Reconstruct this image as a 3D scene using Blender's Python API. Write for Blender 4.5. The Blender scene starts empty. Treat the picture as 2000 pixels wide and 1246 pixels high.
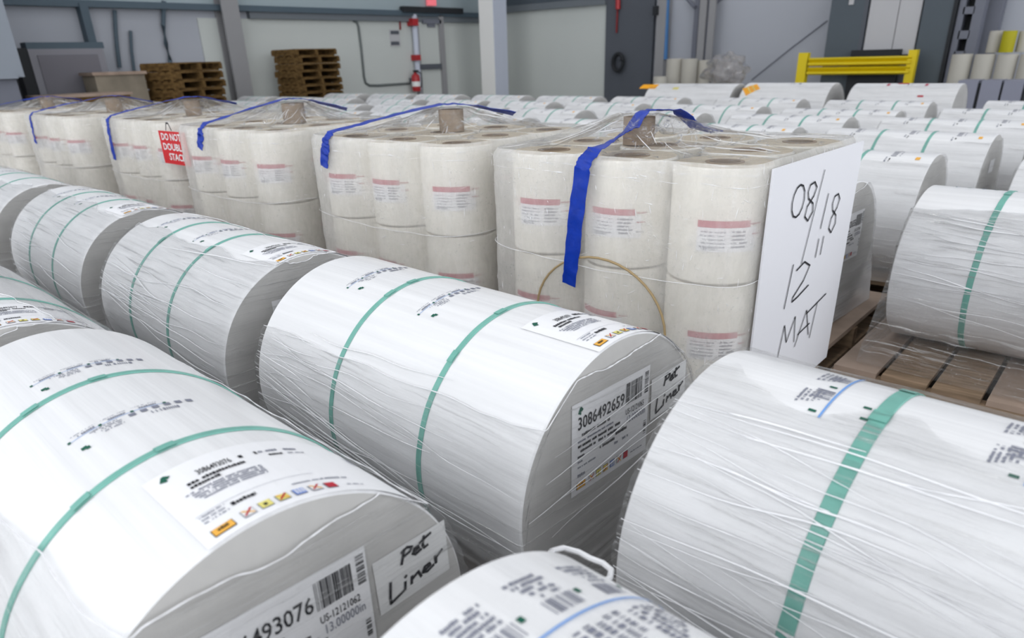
import bpy, math, random
from mathutils import Vector, Matrix, noise as NZ
random.seed(7)
SC = bpy.context.scene
COL = SC.collection
S = 0.305                      # one roll radius in metres: every layout figure below is in roll radii
H = 4.13 * S                   # camera height
FPX, CX, CY = 1372.2, 1000.0, 754.5
PIT, ROL, YAW = 0.4371, -0.0312, -0.8424

# ------------------------------------------------------------------ camera
def _axes():
    F = Vector((0, math.cos(PIT), -math.sin(PIT))); R = Vector((1, 0, 0)); U = R.cross(F)
    c, s = math.cos(ROL), math.sin(ROL)
    R, U = R * c + U * s, U * c - R * s
    X = Vector((-math.sin(YAW), -math.cos(YAW), 0)); Y = Vector((math.cos(YAW), -math.sin(YAW), 0))
    B = Matrix((X, Y, Vector((0, 0, 1))))
    return B @ F, B @ R, B @ U
CF, CR, CU = _axes()
def ray(px, py): return CF + CR * ((px - CX) / FPX) - CU * ((py - CY) / FPX)
def at_x(px, py, x): q = ray(px, py); return q * (x / q.x)
def at_y(px, py, y): q = ray(px, py); return q * (y / q.y)
def at_z(px, py, z): q = ray(px, py); return q * (z / q.z)
FLOOR = -4.13
def W(x, y, z): return Vector((x * S, y * S, z * S + H))

cd = bpy.data.cameras.new('camera'); cam = bpy.data.objects.new('camera', cd); COL.objects.link(cam)
m = Matrix((CR, CU, -CF)).transposed().to_4x4(); m.translation = Vector((0, 0, H)); cam.matrix_world = m
cd.sensor_width = 36; cd.lens = FPX / 2000 * 36; cd.shift_y = (CY - 623) / 2000; cd.clip_end = 200; cd.clip_start = .02
cd.dof.use_dof = True; cd.dof.focus_distance = 1.85; cd.dof.aperture_fstop = 3.6
SC.camera = cam

# ------------------------------------------------------------------ world, lamps, exposure
wd = bpy.data.worlds.new('world'); SC.world = wd; wd.use_nodes = True
bg = wd.node_tree.nodes['Background']; bg.inputs[0].default_value = (0.93, 0.96, 1.0, 1); bg.inputs[1].default_value = 1.85
vs = SC.view_settings; vs.view_transform = 'Standard'; vs.look = 'None'; vs.gamma = 1; vs.use_curve_mapping = False
vs.exposure = 0.0
SC.cycles.transparent_max_bounces = 24
SC.cycles.use_adaptive_sampling = True; SC.cycles.adaptive_threshold = 0.03
SC.cycles.max_bounces = 6; SC.cycles.diffuse_bounces = 3; SC.cycles.glossy_bounces = 3
SC.cycles.caustics_reflective = False; SC.cycles.caustics_refractive = False
LAMP_Z = 24.0
LAMPS = [(x, y) for y in (-9, 4, 17, 30, 43) for x in (-38, -25, -12, 1)]
def lamp_light(x, y):
    ld = bpy.data.lights.new('lamp_light', 'POINT'); ld.shadow_soft_size = .35
    ld.energy = 52; ld.color = (1, .985, .965)
    o = bpy.data.objects.new('lamp_light', ld); COL.objects.link(o); o.location = W(x, y, LAMP_Z); return o

# ------------------------------------------------------------------ materials
def mat(name, rgb, rough=.5, spec=.5, metal=0, coat=0, bump=None, var=None, emit=0):
    """bump=(scale xyz, strength, detail); var=(scale xyz, amount): object-space noise on value"""
    M = bpy.data.materials.new(name); M.use_nodes = True; nt = M.node_tree; N, L = nt.nodes, nt.links
    p = N['Principled BSDF']; p.inputs['Base Color'].default_value = (*rgb, 1); p.inputs['Roughness'].default_value = rough
    p.inputs['Specular IOR Level'].default_value = spec; p.inputs['Metallic'].default_value = metal; p.inputs['Coat Weight'].default_value = coat
    p.inputs['Coat Roughness'].default_value = .12
    if emit: p.inputs['Emission Color'].default_value = (*rgb, 1); p.inputs['Emission Strength'].default_value = emit
    def nz(sc, det=3):
        t = N.new('ShaderNodeTexCoord'); mp = N.new('ShaderNodeMapping'); mp.inputs['Scale'].default_value = sc
        L.new(t.outputs['Object'], mp.inputs[0]); n = N.new('ShaderNodeTexNoise'); n.inputs['Scale'].default_value = 1; n.inputs['Detail'].default_value = det
        L.new(mp.outputs[0], n.inputs[0]); return n.outputs[0]
    if bump:
        b = N.new('ShaderNodeBump'); b.inputs['Strength'].default_value = bump[1]; b.inputs['Distance'].default_value = .004
        L.new(nz(bump[0], 4), b.inputs['Height']); L.new(b.outputs[0], p.inputs['Normal'])
        if coat: L.new(b.outputs[0], p.inputs['Coat Normal'])
    if var:
        mx = N.new('ShaderNodeMix'); mx.data_type = 'RGBA'
        a = tuple(c * (1 - var[1]) for c in rgb); bb = tuple(min(1, c * (1 + var[1])) for c in rgb)
        mx.inputs[6].default_value = (*a, 1); mx.inputs[7].default_value = (*bb, 1)
        rp = N.new('ShaderNodeMapRange'); rp.inputs[1].default_value = .3; rp.inputs[2].default_value = .7
        L.new(nz(var[0]), rp.inputs[0]); L.new(rp.outputs[0], mx.inputs[0]); L.new(mx.outputs[2], p.inputs['Base Color'])
    return M

def film(name, haze, haze_var, gloss, rough, streak, sparkle, tint=(.93, .93, .94), aspect=(.6, 50), slant=.12, crs=34, dist=.010, fwd=.4, gl_streak=.28, dark=.10, base=.0, crink=.0):
    """clear stretch film: transparent, a little milky where it lies in several layers, glossy with fine tension wrinkles (UV: u round, v up)"""
    M = bpy.data.materials.new(name); M.use_nodes = True; nt = M.node_tree; N, L = nt.nodes, nt.links
    N.remove(N['Principled BSDF']); out = N['Material Output']
    uv = N.new('ShaderNodeUVMap'); uv.uv_map = 'UVMap'
    sx = N.new('ShaderNodeSeparateXYZ'); L.new(uv.outputs[0], sx.inputs[0])
    big = N.new('ShaderNodeTexNoise'); big.inputs['Scale'].default_value = 2.2; big.inputs['Detail'].default_value = 2; L.new(uv.outputs[0], big.inputs[0])
    def mth(op, a, b, c=None):
        n = N.new('ShaderNodeMath'); n.operation = op
        for i, v in enumerate((a, b, c)):
            if v is None: continue
            if isinstance(v, (int, float)): n.inputs[i].default_value = v
            else: L.new(v, n.inputs[i])
        return n.outputs[0]
    v2 = mth('ADD', sx.outputs[1], mth('MULTIPLY', sx.outputs[0], slant * .3))
    v2 = mth('MULTIPLY_ADD', big.outputs[0], slant, v2)
    cb = N.new('ShaderNodeCombineXYZ'); L.new(mth('MULTIPLY', sx.outputs[0], aspect[0]), cb.inputs[0]); L.new(mth('MULTIPLY', v2, aspect[1]), cb.inputs[1])
    st = N.new('ShaderNodeTexNoise'); st.inputs['Scale'].default_value = 1; st.inputs['Detail'].default_value = 5; st.inputs['Roughness'].default_value = .62; L.new(cb.outputs[0], st.inputs[0])
    cb2 = N.new('ShaderNodeCombineXYZ'); L.new(mth('MULTIPLY', sx.outputs[0], aspect[0] * .5), cb2.inputs[0]); L.new(mth('MULTIPLY', v2, aspect[1] * .22), cb2.inputs[1])
    st2 = N.new('ShaderNodeTexNoise'); st2.inputs['Scale'].default_value = 1; st2.inputs['Detail'].default_value = 2; L.new(cb2.outputs[0], st2.inputs[0])
    cr = N.new('ShaderNodeTexNoise'); cr.inputs['Scale'].default_value = crs; cr.inputs['Detail'].default_value = 4; cr.inputs['Roughness'].default_value = .7; L.new(uv.outputs[0], cr.inputs[0])
    h = mth('ADD', mth('MULTIPLY', st.outputs[0], streak), mth('MULTIPLY', cr.outputs[0], sparkle))
    h = mth('MULTIPLY_ADD', st2.outputs[0], streak * 1.3, h)
    b = N.new('ShaderNodeBump'); b.inputs['Strength'].default_value = 1; b.inputs['Distance'].default_value = dist; L.new(h, b.inputs['Height'])
    # milkiness: layers + streaks
    hz = N.new('ShaderNodeMapRange'); hz.inputs[1].default_value = .45; hz.inputs[2].default_value = .72; hz.inputs[3].default_value = 0; hz.inputs[4].default_value = 1
    L.new(st.outputs[0], hz.inputs[0])
    hz2 = N.new('ShaderNodeMapRange'); hz2.inputs[1].default_value = .35; hz2.inputs[2].default_value = .65; L.new(big.outputs[0], hz2.inputs[0])
    fac = mth('ADD', haze, mth('MULTIPLY', mth('ADD', mth('MULTIPLY', hz.outputs[0], .55), mth('MULTIPLY', hz2.outputs[0], .45)), haze_var))
    bs = N.new('ShaderNodeMapRange'); bs.interpolation_type = 'SMOOTHSTEP'; bs.inputs[1].default_value = .12; bs.inputs[2].default_value = -.8; bs.inputs[3].default_value = 0; bs.inputs[4].default_value = base
    L.new(sx.outputs[1], bs.inputs[0]); fac = mth('ADD', fac, bs.outputs[0])        # milkier towards the pallet: more turns of film, plus haze lightening the shaded gap
    dk = N.new('ShaderNodeMapRange'); dk.inputs[1].default_value = .47; dk.inputs[2].default_value = .30; dk.inputs[3].default_value = .985; dk.inputs[4].default_value = .985 - dark; L.new(st.outputs[0], dk.inputs[0])
    gs = N.new('ShaderNodeMapRange'); gs.inputs[1].default_value = .56; gs.inputs[2].default_value = .64; gs.inputs[3].default_value = 0; gs.inputs[4].default_value = gl_streak; L.new(st.outputs[0], gs.inputs[0])
    tr = N.new('ShaderNodeBsdfTransparent'); cbk = N.new('ShaderNodeCombineColor'); [L.new(dk.outputs[0], cbk.inputs[i]) for i in range(3)]; L.new(cbk.outputs[0], tr.inputs[0])
    d1 = N.new('ShaderNodeBsdfDiffuse'); d1.inputs[0].default_value = (*tint, 1); d2 = N.new('ShaderNodeBsdfTranslucent'); d2.inputs[0].default_value = (*tint, 1)
    df = N.new('ShaderNodeMixShader'); df.inputs[0].default_value = fwd; L.new(d1.outputs[0], df.inputs[1]); L.new(d2.outputs[0], df.inputs[2])
    m1 = N.new('ShaderNodeMixShader'); L.new(fac, m1.inputs[0]); L.new(tr.outputs[0], m1.inputs[1]); L.new(df.outputs[0], m1.inputs[2])
    gl = N.new('ShaderNodeBsdfGlossy'); gl.inputs['Roughness'].default_value = rough; L.new(b.outputs[0], gl.inputs['Normal'])
    lw = N.new('ShaderNodeLayerWeight'); lw.inputs[0].default_value = .12; L.new(b.outputs[0], lw.inputs['Normal'])
    gf = mth('MULTIPLY_ADD', lw.outputs['Fresnel'], gloss, .03)
    gf = mth('ADD', gf, gs.outputs[0])
    ck = N.new('ShaderNodeMapRange'); ck.inputs[1].default_value = .57; ck.inputs[2].default_value = .66; ck.inputs[4].default_value = crink; L.new(cr.outputs[0], ck.inputs[0])
    gf = mth('MULTIPLY_ADD', ck.outputs[0], hz2.outputs[0], gf)
    m2 = N.new('ShaderNodeMixShader'); L.new(gf, m2.inputs[0]); L.new(m1.outputs[0], m2.inputs[1]); L.new(gl.outputs[0], m2.inputs[2])
    L.new(m2.outputs[0], out.inputs[0])
    return M

MT = {}
def build_materials():
    P = MT
    P['paper'] = mat('white_paper', (.82, .82, .83), .34, .5, bump=((1.5, 70, 70), .30), var=((1.3, 45, 45), .055))
    P['paper_end'] = mat('paper_end_shaded', (.56, .55, .535), .75, .2, bump=((8, 60, 60), .06), var=((3, 14, 14), .05))  # end faces: the same white paper, their shade put into a greyer colour
    P['strap'] = mat('teal_strap', (.16, .43, .36), .35, .5, var=((30, 30, 30), .08))
    P['label'] = mat('label_paper', (.90, .90, .92), .4, .4)
    P['note'] = mat('note_paper', (.82, .82, .82), .6, .2)
    P['ink'] = mat('black_ink', (.012, .012, .018), .5, .2)
    P['ink_grey'] = mat('grey_print', (.22, .23, .29), .5, .2)
    P['ink_green'] = mat('green_print', (.01, .11, .07), .5, .2)
    P['ink_red'] = mat('red_print', (.52, .02, .04), .5, .2)
    P['ink_pink'] = mat('crimson_print', (.50, .05, .10), .5, .2)
    P['ink_orange'] = mat('orange_print', (.90, .47, .08), .5, .2)
    P['ink_yellow'] = mat('yellow_print', (.80, .72, .22), .5, .2)
    P['ink_blue'] = mat('blue_print', (.25, .36, .75), .5, .2)
    P['line_blue'] = mat('blue_line', (.17, .36, .75), .5, .3)
    P['sticker_orange'] = mat('orange_sticker', (1, .43, .0), .5, .3)
    P['film_side'] = film('stretch_film', .0, .08, .22, .15, 1.2, .14, aspect=(.45, 34), base=.60, gl_streak=.34, dark=.10, fwd=.5, slant=.05, crink=.12)
    P['film_far'] = film('stretch_film_far', .0, .08, .25, .18, .8, .3, aspect=(.8, 22), base=.3, dark=.06, fwd=.5, crink=.2)
    P['film_tight'] = film('stretch_film_heavy', .0, .12, .30, .13, 1.3, .4, aspect=(.45, 28), base=.60, gl_streak=.46, dark=.12, fwd=.5, slant=.05, crink=.3)
    P['film_open'] = film('stretch_film_open', .0, .10, .45, .11, 1.4, .8, aspect=(.7, 28), gl_streak=.55, dark=.10, fwd=.5, slant=.06, crink=.4)
    P['film_pack'] = film('pallet_film', .40, .24, .25, .15, .10, 1.0, tint=(.95, .935, .91), aspect=(9, 3), slant=.1, dist=.005, crs=22, fwd=.5, gl_streak=.12, dark=.02, crink=.30)
    P['film_top'] = film('pallet_film_top', .0, .16, .45, .10, .7, .9, aspect=(6, 10), slant=1.0, gl_streak=.6, dark=.04, fwd=.5, crink=.5, crs=16)
    P['film_edge'] = mat('bunched_film', (.85, .85, .87), .15, .8, bump=((60, 60, 60), .5))
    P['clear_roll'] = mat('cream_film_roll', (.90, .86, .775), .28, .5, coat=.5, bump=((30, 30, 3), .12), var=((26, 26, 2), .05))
    P['roll_cap'] = mat('film_roll_end', (.66, .58, .46), .7, .2, var=((10, 60, 10), .12))
    P['dark_hole'] = mat('tube_inside_shade', (.10, .085, .07), .9, .1)  # inside of the cardboard tubes, shade of the hole put into the colour
    P['card'] = mat('cardboard', (.36, .28, .21), .8, .1, var=((10, 10, 60), .12))
    P['tape'] = mat('blue_tape', (.002, .034, .36), .35, .3, bump=((40, 40, 40), .35), var=((40, 40, 40), .12))
    P['board'] = mat('white_board', (.80, .80, .84), .5, .3, bump=((40, 40, 40), .1))
    P['wood'] = mat('pallet_wood', (.25, .175, .115), .8, .15, bump=((4, 60, 60), .3), var=((6, 50, 50), .28))
    P['wood_sheet'] = mat('slip_sheet', (.34, .255, .20), .55, .3, var=((5, 5, 5), .22))
    P['wood_old'] = mat('old_wood', (.15, .09, .035), .85, .1, var=((9, 9, 20), .45))
    P['wood_dark'] = mat('dark_wood', (.10, .07, .05), .9, .1, var=((9, 9, 20), .3))  # plain dark brown wood, tone varying at random
    P['floor'] = mat('concrete', (.34, .33, .32), .45, .4, var=((1.2, 1.2, 1.2), .12))
    P['ceiling'] = mat('ceiling_liner', (.47, .48, .49), .8, .1)
    P['crate'] = mat('crate_board', (.27, .235, .185), .8, .1, var=((3, 3, 3), .2))
    P['wall'] = mat('wall_grey', (.43, .45, .50), .7, .2, var=((.4, .4, .2), .05))
    P['wall_warm'] = mat('wall_light_grey', (.58, .61, .59), .7, .2, var=((.4, .4, .2), .05))
    P['girt'] = mat('steel_blue_grey', (.085, .12, .15), .6, .3)
    P['girt_soft'] = mat('steel_grey', (.16, .18, .20), .6, .3)
    P['upper'] = mat('liner_pale', (.36, .43, .46), .6, .3)
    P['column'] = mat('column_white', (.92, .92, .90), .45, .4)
    P['column_side'] = mat('column_shade', (.56, .60, .70), .45, .4)  # side of the white column: bluish shade put into the colour
    P['column_grey'] = mat('column_grey', (.29, .29, .30), .5, .3)
    P['dark'] = mat('dark_grey_paint', (.095, .105, .125), .6, .3)
    P['darker'] = mat('near_black', (.02, .022, .026), .6, .3)
    P['cab'] = mat('cabinet_grey', (.50, .50, .52), .5, .3)
    P['cab_dark'] = mat('cabinet_slate', (.085, .105, .125), .5, .3)
    P['frame_grey'] = mat('frame_grey', (.17, .18, .22), .5, .3)
    P['machine'] = mat('machine_pale', (.27, .30, .345), .5, .3)
    P['panel'] = mat('panel_rim', (.25, .25, .28), .6, .3)
    P['panel_face'] = mat('panel_face', (.185, .18, .205), .7, .2)
    P['red'] = mat('red_enamel', (.42, .02, .025), .35, .5)
    P['red_dark'] = mat('red_pipe', (.22, .012, .014), .5, .4)
    P['exit_red'] = mat('exit_red', (.95, .20, .24), .5, .3, emit=.35)
    P['blue'] = mat('blue_pipe', (.045, .17, .40), .4, .4)
    P['conduit'] = mat('conduit', (.15, .17, .17), .5, .4, metal=.3)
    P['yellow'] = mat('safety_yellow', (.78, .60, .005), .45, .4)
    P['yellow_label'] = mat('yellow_wrap', (.42, .38, .01), .5, .3)
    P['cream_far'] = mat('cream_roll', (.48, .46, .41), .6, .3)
    P['grey_roll'] = mat('pale_grey_roll', (.27, .28, .35), .6, .3)
    P['bag'] = film('clear_bag', .22, .3, 1.0, .1, .5, .5, tint=(.62, .57, .54), aspect=(6, 9), slant=1)
    P['sign_white'] = mat('sign_white', (.85, .85, .85), .5, .3)
    P['sign_red'] = mat('sign_red', (.62, .012, .018), .5, .3)
    P['tan_string'] = mat('tan_cord', (.42, .31, .17), .8, .1)
    P['lamp_glow'] = mat('lamp_diffuser', (1, .98, .95), .5, .2, emit=4)
    P['steel'] = mat('brushed_steel', (.30, .30, .29), .4, .5, metal=.6)
build_materials()

# ------------------------------------------------------------------ mesh helpers (all sizes in roll radii)
class MB:
    def __init__(s): s.v = []; s.f = []; s.mi = []; s.uv = None; s.mats = []; s.smooth = False
    def m(s, k):
        if k not in s.mats: s.mats.append(k)
        return s.mats.index(k)
    def add(s, vs, fs, k):
        n = len(s.v); s.v += [tuple(v) for v in vs]; i = s.m(k)
        for f in fs: s.f.append(tuple(a + n for a in f)); s.mi.append(i)
    def box(s, a, b, k):
        x0, y0, z0 = a; x1, y1, z1 = b
        s.add([(x0, y0, z0), (x1, y0, z0), (x1, y1, z0), (x0, y1, z0), (x0, y0, z1), (x1, y0, z1), (x1, y1, z1), (x0, y1, z1)],
              [(0, 3, 2, 1), (4, 5, 6, 7), (0, 1, 5, 4), (1, 2, 6, 5), (2, 3, 7, 6), (3, 0, 4, 7)], k)
    def tube(s, pts, r, k, n=8, closed=False, rf=None):
        pts = [Vector(p) for p in pts]; N = len(pts); vs = []; fs = []
        for i, p in enumerate(pts):
            a = pts[(i - 1) % N] if closed or i else p; b = pts[(i + 1) % N] if closed or i < N - 1 else p
            t = (b - a).normalized(); u = t.cross(Vector((0, 0, 1)))
            if u.length < .05: u = t.cross(Vector((0, 1, 0)))
            u.normalize(); w = t.cross(u); rr = r * (rf(i) if rf else 1)
            for j in range(n):
                an = 2 * math.pi * j / n; vs.append(p + u * math.cos(an) * rr + w * math.sin(an) * rr)
        for i in range(N if closed else N - 1):
            for j in range(n):
                i2 = (i + 1) % N; fs.append((i * n + j, i * n + (j + 1) % n, i2 * n + (j + 1) % n, i2 * n + j))
        if not closed: fs += [tuple(range(n - 1, -1, -1)), tuple((N - 1) * n + j for j in range(n))]
        s.add(vs, fs, k)
    def lathe(s, prof, k, axis='z', n=48, c=(0, 0, 0), close=False):
        """prof: (radius, height) or (radius, height, material) rows"""
        vs = []; ks = []
        for row in prof:
            for j in range(n):
                a = 2 * math.pi * j / n; r, h = row[0], row[1]
                p = (r * math.cos(a), r * math.sin(a), h) if axis == 'z' else (h, r * math.cos(a), r * math.sin(a))
                vs.append((p[0] + c[0], p[1] + c[1], p[2] + c[2]))
        n0 = len(s.v); s.v += vs
        R = len(prof)
        for i in range(R if close else R - 1):
            kk = prof[i][2] if len(prof[i]) > 2 else k
            for j in range(n):
                i2 = (i + 1) % R
                s.f.append((n0 + i * n + j, n0 + i * n + (j + 1) % n, n0 + i2 * n + (j + 1) % n, n0 + i2 * n + j)); s.mi.append(s.m(kk))
    def grid(s, rows, k, uvf=None, wrap=False):
        """rows: list of equal-length lists of points"""
        n0 = len(s.v); nr, nc = len(rows), len(rows[0])
        for r in rows: s.v += [tuple(p) for p in r]
        i0 = s.m(k)
        for i in range(nr - 1):
            for j in range(nc if wrap else nc - 1):
                j2 = (j + 1) % nc
                s.f.append((n0 + i * nc + j, n0 + i * nc + j2, n0 + (i + 1) * nc + j2, n0 + (i + 1) * nc + j)); s.mi.append(i0)
    def mesh(s, name, smooth=False, uvs=None):
        me = bpy.data.meshes.new(name)
        me.from_pydata([(x * S, y * S, z * S) for x, y, z in s.v], [], s.f)
        for k in s.mats: me.materials.append(MT[k])
        me.polygons.foreach_set('material_index', s.mi)
        if smooth: me.polygons.foreach_set('use_smooth', [True] * len(s.f))
        if uvs:
            l = me.uv_layers.new(name='UVMap'); vi = [0] * len(me.loops); me.loops.foreach_get('vertex_index', vi)
            flat = []
            for i in vi: flat += uvs[i]
            l.data.foreach_set('uv', flat)
        me.update(); return me
    def auto(s, me, ang=.7):
        try: me.set_sharp_from_angle(angle=ang)
        except Exception: pass
        return me

def tag(o, label=None, cat=None, group=None, kind=None):
    for k, v in (('label', label), ('category', cat), ('group', group), ('kind', kind)):
        if v: o[k] = v
    return o
def link(name, me, parent=None, loc=None, rz=0):
    o = bpy.data.objects.new(name, me); COL.objects.link(o)
    if parent: o.parent = parent
    if loc is not None: o.location = loc
    o.rotation_euler[2] = rz
    return o
def empty(name, loc, rz=0):
    o = bpy.data.objects.new(name, None); COL.objects.link(o); o.location = loc; o.rotation_euler[2] = rz; o.empty_display_size = .1; return o
def dup(root, loc, rz, **props):
    r = root.copy(); COL.objects.link(r); r.location = loc; r.rotation_euler[2] = rz
    for ch in root.children:
        c = ch.copy(); COL.objects.link(c); c.parent = r
        for g in ch.children:
            d = g.copy(); COL.objects.link(d); d.parent = c
    tag(r, **props); return r
def part(name, mb, parent, smooth=False, uvs=None, sharp=True):
    me = mb.mesh(name, smooth, uvs)
    if smooth and sharp: mb.auto(me)
    o = link(name, me, parent)
    if name.endswith('_print') or name in ('printed_lettering', 'handwriting'): o['kind'] = 'stuff'
    return o

# ---- flat print: everything is laid out in (u, v) and pushed through a mapping onto its surface
_txt = {}
def text_mesh(t, bold=0.0):
    k = (t, bold)
    if k not in _txt:
        cu = bpy.data.curves.new('t', 'FONT'); cu.body = t; cu.size = 1; cu.resolution_u = 2; cu.offset = bold
        ob = bpy.data.objects.new('t', cu); COL.objects.link(ob)
        dg = bpy.context.evaluated_depsgraph_get(); dg.update()
        me = bpy.data.meshes.new_from_object(ob.evaluated_get(dg))
        vs = [tuple(v.co)[:2] for v in me.vertices]; fs = [tuple(p.vertices) for p in me.polygons]
        bpy.data.objects.remove(ob); bpy.data.curves.remove(cu); bpy.data.meshes.remove(me)
        x1 = max(v[0] for v in vs); x0 = min(v[0] for v in vs); y0 = min(v[1] for v in vs); y1 = max(v[1] for v in vs)
        _txt[k] = ([((x - x0) / (x1 - x0), (y - y0) / (y1 - y0)) for x, y in vs], fs)
    return _txt[k]
class Print(MB):
    """flat artwork in (u,v); off = lift above the surface"""
    def text(s, t, u0, v0, u1, v1, k='ink', bold=0.0, off=.004):
        vs, fs = text_mesh(t, bold); s.add([(u0 + (u1 - u0) * a, v0 + (v1 - v0) * b, off) for a, b in vs], fs, k)
    def quad(s, u0, v0, u1, v1, k='ink', off=.004, nu=1, nv=1):
        rows = [[(u0 + (u1 - u0) * i / nu, v0 + (v1 - v0) * j / nv, off) for i in range(nu + 1)] for j in range(nv + 1)]
        s.grid(rows, k)
    def stroke(s, pts, w, k='ink', off=.005):
        for (a, b) in zip(pts, pts[1:]):
            a, b = Vector(a), Vector(b); d = b - a
            if d.length < 1e-6: continue
            n = Vector((-d.y, d.x)).normalized() * w / 2; e = d.normalized() * w * .3
            a2, b2 = a - e, b + e
            s.add([(*(a2 - n), off), (*(b2 - n), off), (*(b2 + n), off), (*(a2 + n), off)], [(0, 1, 2, 3)], k)
    def words(s, u0, u1, v, h, k='ink_grey', rnd=None, dens=.8, off=.004):
        rnd = rnd or random; u = u0
        while u < u1:
            w = rnd.uniform(.5, 1.0) * h * .75
            if rnd.random() < dens: s.quad(u, v + rnd.uniform(0, .12) * h, min(u + w * .8, u1), v + h * rnd.uniform(.75, 1), k, off)
            u += w
    def bars(s, u0, u1, v0, v1, n, k='ink', rnd=None, vert=False, off=.004):
        rnd = rnd or random; ws = [rnd.choice((1, 1, 1, 2, 3)) for _ in range(2 * n)]; t = sum(ws); x = 0
        for i, w in enumerate(ws):
            if i % 2 == 0:
                a, b = x / t, (x + w) / t
                if vert: s.quad(u0, v0 + (v1 - v0) * a, u1, v0 + (v1 - v0) * b, k, off)
                else: s.quad(u0 + (u1 - u0) * a, v0, u0 + (u1 - u0) * b, v1, k, off)
            x += w
    def mapped(s, f):
        o = MB(); o.v = [f(*p) for p in s.v]; o.f = s.f; o.mi = s.mi; o.mats = s.mats; return o

def on_face(x, dy, dz, rot=0):       # u -> +y, v -> +z on the +X end face
    c, sn = math.cos(rot), math.sin(rot)
    return lambda u, v, o: (x + o, dy + u * c - v * sn, dz + u * sn + v * c)
def on_side(x0, a0, R=1.0, rot=0):   # u runs over the top (front to back), v -> -x ; a0 angle in degrees (0 = front, 90 = top)
    c, sn = math.cos(rot), math.sin(rot)
    def f(u, v, o):
        uu, vv = u * c - v * sn, u * sn + v * c
        a = math.radians(a0) + uu / R; r = R + o
        return (x0 - vv, -r * math.cos(a), r * math.sin(a))
    return f

LBL_W, LBL_H = .86, .68
def end_art(a, us, inch, H_, rnd):
    a.text(us, .58, H_ - .29, .80, H_ - .245, 'ink', .01, .009)
    a.text(inch, .60, H_ - .36, .82, H_ - .305, 'ink_grey', .004, .009)
    a.words(.66, .79, H_ - .395, .022, 'ink_grey', rnd)
    a.words(.80, .82, H_ - .225, .02, 'ink', rnd, 1)
    for i, (u1, h, k) in enumerate(((.40, .024, 'ink'), (.44, .016, 'ink_grey'), (.52, .022, 'ink'), (.56, .022, 'ink'), (.13, .02, 'ink'), (.11, .018, 'ink_grey'), (.25, .014, 'ink_grey'))):
        a.words(.06, u1, H_ - .255 - i * .038, h, k, rnd, .85, .009)
    a.words(.28, .46, H_ - .43, .026, 'ink', rnd, .85, .009); a.words(.47, .60, H_ - .40, .026, 'ink', rnd, .85, .009); a.words(.46, .62, H_ - .47, .022, 'ink_grey', rnd, .6, .009)
    a.words(.06, .15, .125, .028, 'ink_grey', rnd, .8, .009); a.words(.66, .80, .055, .012, 'ink_grey', rnd, .8, .009)
def top_art(a, number, H_, rnd):
    a.text(number, .20, H_ - .165, .36, H_ - .115, 'ink', .01, .009); a.words(.17, .26, H_ - .19, .010, 'ink_grey', rnd)
    a.words(.40, .49, H_ - .155, .04, 'ink', rnd, .95, .009); a.words(.50, .70, H_ - .145, .026, 'ink_grey', rnd, .95, .009); a.words(.53, .60, H_ - .195, .024, 'ink', rnd, .95, .009); a.words(.63, .72, H_ - .19, .014, 'ink_grey', rnd, .8, .009)
    a.words(.12, .40, H_ - .215, .026, 'ink', rnd, .95, .009); a.words(.13, .27, H_ - .25, .026, 'ink', rnd, .95, .009); a.words(.04, .09, H_ - .22, .012, 'ink_grey', rnd); a.words(.05, .10, H_ - .25, .012, 'ink_grey', rnd)
    for i in range(5): a.words(.09 + .012 * i, .44, H_ - .285 - i * .020, .014, 'ink_grey', rnd, .85, .009)
    for i in range(3): a.words(.06, .17, .20 - i * .025, .012, 'ink_grey', rnd, .8, .009)
    a.words(.19, .30, .165, .030, 'ink', rnd, .95, .009); a.words(.20, .28, .205, .010, 'ink_grey', rnd); a.words(.45, .60, .14, .012, 'ink_grey', rnd, .8, .009); a.words(.60, .74, .14, .018, 'ink_grey', rnd, .9, .009); a.words(.68, .78, .06, .012, 'ink_grey', rnd, .8, .009)
    a.quad(.05, .222, .60, .224, 'ink_grey', .008, 12, 1)
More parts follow.
